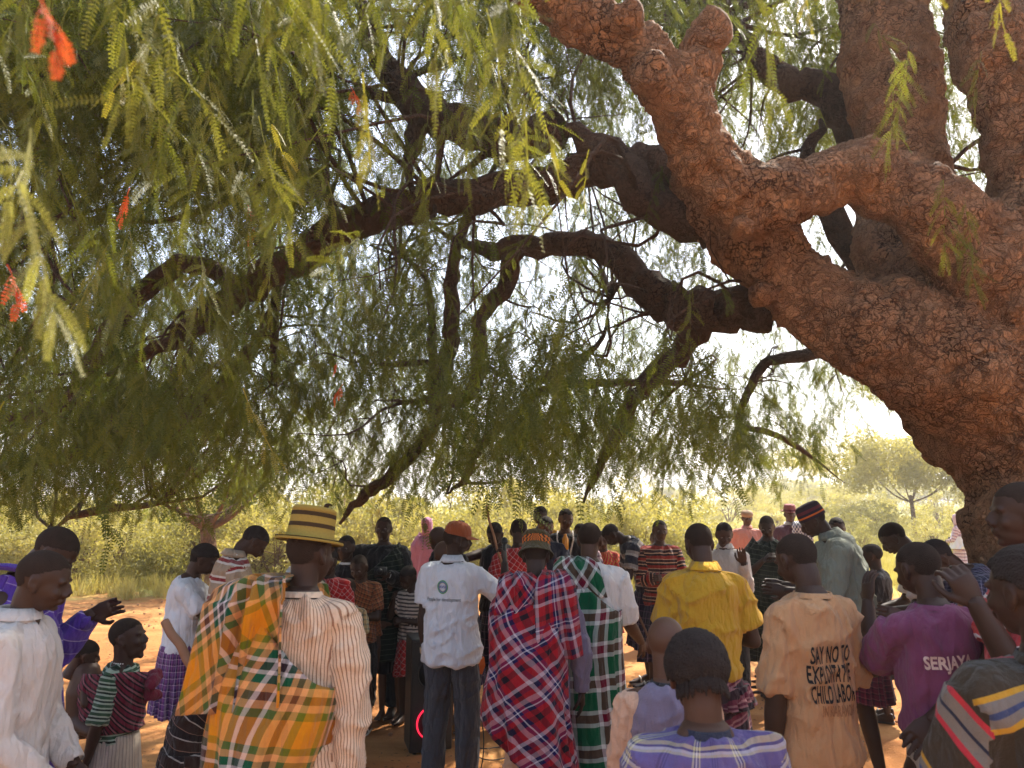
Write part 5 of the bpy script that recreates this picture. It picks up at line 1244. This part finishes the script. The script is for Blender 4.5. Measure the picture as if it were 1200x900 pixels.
person(500, 606, 12.0, 160, 'woman wrapped in pink and purple cloth far back in front of the bushes', 'woman', bow=8, sk=2, hair=None, hat_='scarf', hatm=[M_fuch], top=dict(mat=M_fuch, sleeve='long'), bottom=dict(kind='skirt', mat=M_fuch, hem=.15), extra=lambda q: shawl('wrap', M_fuch, q['root'], q['s'], q['rig'], 1, z1=.6))
# -- white tee
def wt(q):
    sh, vb, fb = q['shirt']; s = q['s']; z = 1.30 * s; x = -.030
    for r0, r1, m_ in ((.052, .046, INKB), (.046, .040, INKG), (.040, .037, INKY)):
        pass
    ring_on('emblem_ring', .046, .038, INKG, sh, vb, fb, x, z); ring_on('emblem_ring', .037, .031, INKB, sh, vb, fb, x, z); ring_on('emblem_ring', .0305, .027, INKY, sh, vb, fb, x, z)
    text_on('AVSI', .026, INKB, sh, vb, fb, x, z, s, name='lettering', bold=.0006); text_on('People for development', .034, INK, sh, vb, fb, x + .005, z - .085, s, name='lettering', fit=.25)
    bangle(q, 0, plain('beige_band', (.62, .42, .25), .7), .036, .016, .92, 'wristband')
    wr, f_ = q['hands'][1]; p = wr + V3(f_) * .08; g = Geo(); g.tube([(0, 0, -.09), (0, 0, .07)], [.012, .017], 12); g.blob((0, 0, .095), (.027, .027, .032)); 
    v = np.concatenate(g.v) @ rotm('X', -35).T; g.v = [v]; o = gobj('microphone', g, BLACKP, None, label='handheld black microphone raised to the mouth of the man in the rust cap', category='microphone'); o.location = world(q, p)
def ring_on(name, r1, r0, mat, sh, vb, fb, x, z):
    bvh = BVHTree.FromPolygons(vb.tolist(), fb.tolist()); V = []; n = 40
    for i in range(n):
        for r in (r1, r0):
            a = 2 * math.pi * i / n; p = Vector((x + math.cos(a) * r * .86, -1.5, z + math.sin(a) * r)); h = bvh.ray_cast(p, Vector((0, 1, 0))); V.append((h[0] + Vector((0, -.0032, 0))) if h[0] else (p.x, -.14, p.z))
    link(name, mk_mesh(name, np.array([tuple(v) for v in V]), np.array([(2 * i, 2 * i + 1, (2 * i + 3) % (2 * n), (2 * i + 2) % (2 * n)) for i in range(n)])), mat, sh)
P20 = person(536, 610, 5.45, -12, 'man in white tee with round emblem and rust baseball cap speaking into a microphone', lean=2, bow=8, yaw=-62, arms=(((.14, -.05, -1), (.0, .22, -1), 'relax'), ((.62, .42, -.62), (-.10, .35, .95), 'grip')), sk=1, hair='shaved', hat_='cap', hatm=[H_cap, H_visor], top=dict(mat=M_tee, sleeve=('short', 'elbow'), hem=.80, fit=2.1, amp=.014), coll=(M_tee, 'fold'), bottom=dict(mat=M_slate), shoes=('shoe', DSH), extra=wt, step=.03, fat=1.04)
# -- far side of the ring
person(580, 612, 7.3, 165, 'man in dark vest with both hands raised to his head behind a long stick', lean=8, bow=44, arms=(((.5, .55, -.2), (-.1, -.05, 1), 'grip'), ((.45, .6, -.15), (-.05, .0, 1), 'grip')), sk=1, hair='short', top=dict(mat=M_dark, sleeve='none'), bottom=dict(kind='wrap', mat=M_navych, hem=.4))
person(608, 608, 7.0, 20, 'person in bright red patterned shirt seen from behind, hands forward', bow=22, yaw=-25, arms=('clasp', 'clasp'), sk=0, hair='short', top=dict(mat=M_redpat, sleeve='short', hem=.78, fit=1.5), bottom=dict(mat=M_navy))
person(633, 593, 9.0, 178, 'tallest man at the back wearing yellow, above the olive bucket hat', bow=14, yaw=-30, sk=1, hair='short', top=dict(mat=M_yellow, sleeve='short'), bottom=dict(mat=M_dark))
person(640, 605, 8.0, 172, 'boy in dark top standing directly in front of the tall man in yellow', 'boy', bow=22, yaw=20, arms=('fold', 'clasp'), sk=3, hair='short', top=dict(mat=M_navy, sleeve='short'), bottom=dict(kind='wrap', mat=M_navych, hem=.4), eyes=True)
def strap_man(q):
    rig, s = q['rig'], q['s']
    for sx_ in (-1, 1):
        g = Geo(); g.tube([rig.bend(np.array([p]))[0] for p in ((sx_ * .075, -.02, 1.475), (sx_ * .08, .10, 1.40), (sx_ * .05, .140, 1.28), (sx_ * .03, .145, 1.16))], [.008] * 4, 8); g.v = [np.concatenate(g.v) * s]; gobj('strap', g, M_white2, q['root'])
    c = world(q, V3((.0, .20, 1.30))); g = Geo(); g.loft(lathe([(.030, 0), (.034, .01), (.034, .12), (.016, .15), (.014, .17)], 16)); o = gobj('bottle', g, plain('orange_drink', (.70, .28, .03), .25, spec=.5), None, label='small orange bottle held at the chest of the man with pale straps', category='bottle'); o.location = c
person(663, 596, 8.2, 176, 'man in black cloth with two pale straps crossing his chest, orange bottle in hand', bow=16, yaw=14, arms=('fold', 'clasp'), sk=2, hair='short', eyes=True, top=dict(mat=M_dark, sleeve='short'), bottom=dict(kind='wrap', mat=M_darkred, hem=.35), extra=strap_man)
person(680, 613, 8.6, 170, 'person in pink flowered cloth mostly hidden by the man in green checks', 'woman', bow=10, arms=('clasp', 'clasp'), sk=1, hair='short', top=dict(mat=M_pale, sleeve='short'), bottom=dict(kind='wrap', mat=M_pale, hem=.35))
person(706, 622, 9.2, 170, 'child in red and yellow cloth just right of the green checked man', 'child', bow=20, sk=0, hair='shaved', arms=('fold', 'clasp'), top=dict(mat=M_ry, sleeve='short'), bottom=dict(kind='wrap', mat=M_ry, hem=.4))
def redman(q):
    shawl('cloak', M_red, q['root'], q['s'], q['rig'], -1, z1=.22, slant=.42, grow=(.26, .27), seed=6, fold=.024, flank=.165, lowside=1.22)
    flap('cloak_end', M_red2, q['root'], q['s'], q['rig'], 1, x0=.105, wd=.22, len_b=.50, len_f=.40, seed=9, fold=.032)
    flap('cloak_shoulder', M_red, q['root'], q['s'], q['rig'], -1, x0=.10, wd=.24, len_b=.24, len_f=.40, seed=12, fold=.020)
person(628, 624, 4.55, 0, 'man in olive bucket hat with orange band, wrapped in a red and navy checked cloak', bow=20, yaw=-6, arms=('hangl', ((.30, -.02, -1), (.05, .15, -1), 'relax')), sk=1, hair='shaved', hat_='bucket', hatm=[H_ol, H_band], top=dict(mat=M_mauve, sleeve=('elbow', 'long'), hem=.60, fit=1.1), bottom=dict(mat=M_peachs), extra=redman, wd=1.05)
def greenman(q):
    shawl('cloak', M_green, q['root'], q['s'], q['rig'], -1, z1=.16, grow=(.235, .24), seed=5, fold=.018, flank=.175, lowside=1.20)
    flap('cloak_top', M_green2, q['root'], q['s'], q['rig'], -1, x0=.085, wd=.27, len_b=.28, len_f=.35, seed=15, fold=.010, skew=.12)
P28 = person(691, 612, 4.95, -4, 'shaven-headed man in green, white and maroon checked cloak over a white shirt', bow=15, yaw=-12, arms=('hangl', ((.26, .25, -1), (.35, .72, -.55), 'relax')), sk=2, hair='shaved', top=dict(mat=M_white, sleeve='elbow', hem=.82, fit=1.5), coll=(M_white, 'round'), bottom=dict(mat=M_dark), shoes=('shoe', DSH), extra=greenman)
person(717, 614, 8.3, 92, 'man in navy and white banded shirt bending forward in profile with checked wrap', lean=42, bow=62, arms=('clasp', ((.25, .05, -.9), (-.1, .9, -.35), 'grip')), sk=1, hair='short', top=dict(mat=M_bw, sleeve='short', hem=.84), bottom=dict(kind='wrap', mat=M_navych, hem=.36, a1=.25), shoes=('sandal', PALES))
person(773, 609, 8.1, 182, 'man in red and black striped sweater with folded arms facing the camera', bow=6, arms=('fold', 'fold'), sk=2, hair='short', eyes=True, top=dict(mat=M_sweat, sleeve='long', fit=1.5), bottom=dict(kind='wrap', mat=M_navych, hem=.28, a1=.24), shoes=('sandal', PALES))
person(768, 622, 10.5, 170, 'person in bright blue almost hidden behind the striped sweater', 'person', bow=10, sk=1, hair='short', top=dict(mat=M_blue, sleeve='short'), bottom=dict(mat=M_dark))
# -- right half
person(818, 613, 4.3, 0, 'man in mustard yellow polo seen from behind with a maroon banded wrap', bow=26, yaw=6, arms=('clasp', ((.30, .05, -.95), (-.55, .75, .10), 'grip')), sk=0, hair='shaved', top=dict(mat=M_yellow, sleeve='short', hem=.93, fit=2.0, amp=.011), coll=(M_yellowc, 'fold'), wd=.98, bottom=dict(kind='wrap', mat=M_wrap, hem=.28, a1=.23, z0=.96),
       extra=lambda q: (skirt('wrap_roll', M_wrap, q['root'], q['s'], q['rig'], z0=.90, z1=.80, a0=.185, a1=.19, fold=.03, nf=16, seed=77, thick=.03), flap('wrap_end', M_wrap, q['root'], q['s'], q['rig'], 1, x0=.17, wd=.14, len_b=.02, len_f=.02, seed=3) if 0 else None))
def raise_palm(q): pass
person(848, 612, 7.2, 150, 'man in white shirt glancing down with his palm lifted, beyond the yellow polo', bow=26, yaw=22, arms=(((.2, .35, -.9), (.0, .45, .9), 'open'), 'down'), sk=2, hair='short', eyes=True, top=dict(mat=M_white2, sleeve='long', fit=1.6), coll=(M_white2, 'fold'), bottom=dict(mat=M_dark))
person(875, 598, 11.5, 175, 'man in salmon shirt and tan cap standing in sunlight at the back', bow=6, sk=2, hair='shaved', hat_='flat', hatm=[H_tan], eyes=True, top=dict(mat=M_pink, sleeve='short', fit=1.7), coll=(M_pink, 'fold'), bottom=dict(mat=M_beige))
person(925, 591, 11.0, 172, 'man with dusty red hat and plum vest under a blue and white checked scarf', bow=4, sk=2, hair='shaved', hat_='trilby', hatm=[H_pk, H_mar], eyes=True, top=dict(mat=M_plum, sleeve='short', fit=1.6), coll=(M_white, 'fold'), bottom=dict(mat=M_beige), extra=lambda q: flap('scarf', M_bwch, q['root'], q['s'], q['rig'], -1, x0=.12, wd=.26, len_b=.4, len_f=.5, seed=5))
person(898, 604, 7.9, 168, 'man in dark green wrap with clasped hands and a pale bangle', bow=28, yaw=-10, arms=(((.2, .35, -.9), (-.55, .55, .62), 'grip'), ((.2, .35, -.9), (-.55, .55, .62), 'grip')), sk=1, hair='shaved', eyes=True, top=dict(mat=M_green_d, sleeve='none'), bottom=dict(kind='wrap', mat=M_green_d, hem=.3), extra=lambda q: (shawl('wrap', M_green_d, q['root'], q['s'], q['rig'], 1, z1=.45, seed=13), bangle(q, 0, BEAD, .040, .010, .90)))
def sleeves(q, mat):
    g = Geo(); 
    for sh, el, wr in q['A']: g.limb([sh + (el - sh) * .05, sh + (el - sh) * .5, el], [.068, .066, .058], 16); g.limb([el, wr], [.056, .044], 16)
    rig = q['rig']; v, f = remesh(g, q['vox'], 3); uv, vuv, wh = uv_body(v, f, rig, q['A']); v = wrinkle(v, f, vuv, .009, 6); link('sleeves', mk_mesh('sleeves', v * q['s'], f, uv), mat, q['root'])
person(780, 722, 3.05, -4, 'bald child in mauve waistcoat with peach sleeves standing in the foreground', 'child', bow=14, yaw=-14, arms=('clasp', 'clasp'), sk=3, hair=None, top=dict(mat=M_mauve, sleeve='none', fit=1.8, hem=.8), coll=(M_dark, 'round'), bottom=dict(mat=M_beige),
       extra=lambda q: sleeves(q, M_peachs))
person(815, 743, 2.2, 2, 'woman with cornrowed hair in lilac checked shirt, nearest figure at bottom centre', 'woman', bow=20, arms=('clasp', 'clasp'), sk=2, hair='cornrow', top=dict(mat=M_foreg, sleeve='long', hem=.8, fit=1.6, amp=.010), wd=1.12, coll=(M_navy, 'round'), bottom=dict(mat=M_navy))
def protest(q):
    sh, vb, fb = q['shirt']; s = q['s']; x = -.010
    for tx, z, f_ in (('SAY NO TO', 1.250, .178), ('EXPLOITATIVE', 1.180, .190), ('CHILD LABOR', 1.110, .182)): text_on(tx, .092, INK, sh, vb, fb, x, z * s, s, fit=f_, bold=.0020, name='lettering', rotd=1.5, spacing=1.14)
    text_on('IN KARAMOJA', .058, INKL, sh, vb, fb, x + .02, 1.052 * s, s, fit=.15, bold=.0008, name='lettering')
    bangle(q, 0, METAL, .035, .005)
person(932, 625, 3.3, 12, 'man in peach tee lettered in black across the back, dark jeans', bow=26, yaw=14, arms=(((.16, .0, -1), (.05, .12, -1), 'relax'), 'clasp'), sk=0, hair='shaved', top=dict(mat=M_peach, sleeve='elbow', hem=.84, fit=1.4, amp=.012), coll=(M_peach, 'round'), bottom=dict(mat=M_navy), wd=.82, extra=protest)
person(952, 592, 5.7, 76, 'tall man in grey-green shirt and striped knit hat bowing over his hands', lean=20, bow=38, arms=(((.12, .25, -.95), (-.15, 1, .12), 'relax'), ((.15, .20, -.97), (-.10, 1, .12), 'relax')), sk=1, hair='shaved', hat_='knit', hatm=[H_bl, H_or, H_mar, H_bl], top=dict(mat=M_grey, sleeve='elbow', hem=.84, fit=2.2, amp=.013), coll=(M_grey, 'fold'), bottom=dict(kind='wrap', mat=M_darkred, hem=.48, a1=.22), shoes=('sandal', PALES), step=.06)
person(980, 606, 7.6, 168, 'person in yellow half hidden behind the grey-green shirt', bow=14, sk=0, hair='short', top=dict(mat=M_yellow, sleeve='short'), bottom=dict(mat=M_dark))
person(1020, 637, 7.1, 62, 'child in black shirt and dark skirt with a thin white belt line', 'child', bow=10, arms=('clasp', 'clasp'), sk=1, hair='short', top=dict(mat=M_dark, sleeve='short', hem=.95), bottom=dict(kind='skirt', mat=M_navych, hem=.42), shoes=('sandal', DSH), extra=lambda q: skirt('belt', M_white, q['root'], q['s'], q['rig'], z0=1.035, z1=1.015, a0=.182, a1=.182, b0=.145, b1=.145, fold=0, thick=.006))
person(1046, 612, 5.6, 70, 'bowed man with black collar behind the magenta polo', lean=22, bow=46, arms=('clasp', 'clasp'), sk=0, hair='shaved', top=dict(mat=M_white2, sleeve='short'), coll=(M_dark, 'fold'), bottom=dict(mat=M_dark))
def serj(q):
    sh, vb, fb = q['shirt']; s = q['s']; text_on('SERJAYA', .066, INKW, sh, vb, fb, -.022, 1.275 * s, s, font_w=.66, bold=.0022, name='lettering', rotd=7)
person(1074, 635, 3.15, -3, 'youth in magenta polo with pale lettering and beige trousers, hand on cheek', 'youth', bow=22, yaw=22, arms=(((.10, .60, -.55), (-.12, .22, 1), 'relax'), ((.30, -.02, -.9), (-.3, .8, .0), 'relax')), sk=0, hair='shaved', top=dict(mat=M_mag, sleeve='short', hem=1.0, fit=1.1, amp=.012), coll=(M_mag, 'round'), bottom=dict(mat=M_beige), extra=serj, wd=.84)
person(1098, 632, 4.6, 82, 'woman in dotted navy blouse bowing low in profile beside the trunk', 'woman', lean=34, bow=56, arms=(((.2, .6, -.6), (.0, .9, .2), 'relax'), ((.2, .5, -.7), (.1, .5, -.8), 'relax')), sk=0, hair='short', top=dict(mat=M_dots, sleeve='short', fit=1.5), bottom=dict(kind='skirt', mat=M_darkred, hem=.25))
person(1120, 602, 17.5, 40, 'distant person in pale headscarf and banded shawl out on the grass', 'person', bow=6, sk=1, hair=None, hat_='scarf', hatm=[M_pale], arms=('clasp', 'fold'), top=dict(mat=M_pale, sleeve='long'), bottom=dict(kind='skirt', mat=M_pale, hem=.15), extra=lambda q: shawl('shawl', M_white, q['root'], q['s'], q['rig'], 1, z1=.9))
person(1193, 563, 2.7, 74, 'tall man in red and white striped shirt at the right edge by the trunk', bow=6, yaw=0, arms=(((.10, .45, -1), (.0, .42, .92), 'grip'), ((.2, .3, -.9), (-.2, .6, -.5), 'relax')), sk=0, hair='shaved', top=dict(mat=M_redw, sleeve='short', fit=1.6), coll=(M_white, 'round'), bottom=dict(mat=M_navy))
person(1200, 640, 1.95, 4, 'woman in brown striped blanket at the bottom right corner, nearest the camera', 'woman', bow=8, yaw=18, arms=('clasp', 'clasp'), sk=1, hair='braid', top=dict(mat=M_stripe, sleeve='long', fit=2.6, amp=.010, hem=.6), bottom=dict(mat=M_dark), wd=1.02, coll=(M_stripe, 'round'))

# ------------------------------------------------------------------ sticks, loudspeaker, cable
stick(at(193, 728, 3.1), at(246, 815, 2.95), .017, .019, 'walking_stick', 'smooth wooden stick slanting out from under the orange checked cloak', WOOD)
stick(at(570, 592, 6.6), at(597, 700, 6.5), .010, .012, 'herding_stick', 'long thin pale stick standing slanted in front of the man in dark vest', WOOD, .012, seed=3)
stick(at(726, 660, 8.0), at(768, 770, 7.9), .010, .013, 'herding_stick', 'thin dark stick held by the bending man in the banded shirt', WOODD, .01, seed=4)
stick(at(1126, 700, 3.9), at(1122, 800, 3.9), .013, .014, 'staff', 'upright pale staff beside the bowing woman in the dotted blouse', WOOD, .004, seed=5)
sp_ = empty('loudspeaker', (at(499, 800, 6.2).x, 6.30, 0), R(20), label='tall black loudspeaker with a glowing red ring standing behind the man in the white tee', category='loudspeaker')
g = Geo(); w2, d2, h2 = .17, .16, .86; pr = [(-w2, -d2), (w2, -d2), (w2 * .86, d2), (-w2 * .86, d2)]
g.loft([V3([(x, y, z) for x, y in pr]) for z in (.015, .03, h2 - .02, h2)]); o = gobj('cabinet', g, BLACKP, sp_, smooth=False); bv = o.modifiers.new('bevel', 'BEVEL'); bv.width = .012; bv.segments = 3
g = Geo(); g.box((0, -d2 - .006, .47), (w2 * 1.8, .008, .74)); gobj('grille', g, plain('grille_black', (.02, .02, .02), .6, bump=1, scale=500), sp_, smooth=False)
for zz, rr_, em in ((.23, .125, True), (.60, .125, False)):
    def yl(g): v = np.concatenate(g.v); g.v = [np.stack([v[:, 0], -v[:, 2] - d2 - .012, v[:, 1] + zz], 1)]; return g
    g = Geo(); g.loft(lathe([(rr_, 0), (rr_, .010), (rr_ - .012, .010), (rr_ - .012, 0)], 40), False); gobj('led_ring' if em else 'woofer_ring', yl(g), plain('led_red', (.6, .01, .04), .4, emit=(1, .02, .06, .55)) if em else BLACKP, sp_)
    g = Geo(); g.loft(lathe([(rr_ - .014, .006), (rr_ - .03, .004), (.04, -.004 + .002), (.03, .010), (.005, .014)], 32)); gobj('woofer_cone', yl(g), BLACKP, sp_)
g = Geo(); g.tube([(-.07, 0, h2), (-.07, 0, h2 + .03), (.07, 0, h2 + .03), (.07, 0, h2)], [.010] * 4, 8); gobj('carry_handle', g, BLACKP, sp_)
for x in (-.12, .12):
    for y in (-.11, .11): g = Geo(); g.tube([(x, y, -.005), (x, y, .02)], [.016, .016], 10); gobj('rubber_foot', g, BLACKP, sp_)
bp = at(560, 778, 5.6); bag = empty('pouch', bp, R(20), label='orange-red pouch hanging on a cord between the white tee and the red checked cloak', category='pouch')
g = Geo(); g.loft([V3([(-.045, -.012, .06), (.045, -.012, .045), (.045, .012, .045), (-.045, .012, .06)]), V3([(-.035, -.02, .0), (.05, -.02, -.01), (.05, .02, -.01), (-.035, .02, .0)]), V3([(-.002, -.008, -.065), (.03, -.008, -.075), (.03, .008, -.075), (-.002, .008, -.065)])]); gobj('pouch_body', g, plain('orange_plastic', (.60, .13, .02), .5), bag, smooth=False)
g = Geo(); g.tube([(0, 0, .05), (.01, 0, .16), (.03, .02, .3)], [.003] * 3, 5); gobj('cord', g, BLACKP, bag)
def cable(pts, r, lab):
    p = spline([V3(q) for q in pts], 8); g = Geo(); g.tube(p, [r] * len(p), 6); gobj('cable', g, BLACKP, None, label=lab, category='cable')
a = at(564, 790, 5.6)
cable([a, (a.x - .015, a.y - .02, .55), (a.x + .02, a.y + .02, .25), (a.x - .02, a.y, .03), (a.x - .18, a.y - .35, .008), (a.x + .10, a.y - .42, .008), (a.x + .12, a.y - .2, .008)], .0045, 'thin black cable dropping from the orange pouch to the red earth')
cable([(.15 - .6, 6.3, .03), (-.2, 6.0, .006), (.0, 6.1, .006), (.05, 6.35, .006), (-.22, 6.25, .006), (-.35, 6.4, .006)], .0045, 'black cable coiled on the ground beside the loudspeaker')
# ------------------------------------------------------------------ haze
t = NT('haze_air'); t.t.nodes.remove(t.b); pv = t.n('ShaderNodeVolumePrincipled'); pv.inputs['Density'].default_value = .0018; pv.inputs['Color'].default_value = (1, .97, .92, 1); pv.inputs['Anisotropy'].default_value = .35
t.l(pv.outputs[0], t.t.nodes['Material Output'].inputs['Volume'])
g = Geo(); g.box((0, 1200, 34), (9000, 6800, 74)); o = gobj('haze', g, t.m, None, smooth=False, kind='stuff', label='warm thin haze hanging over the plain', category='haze')
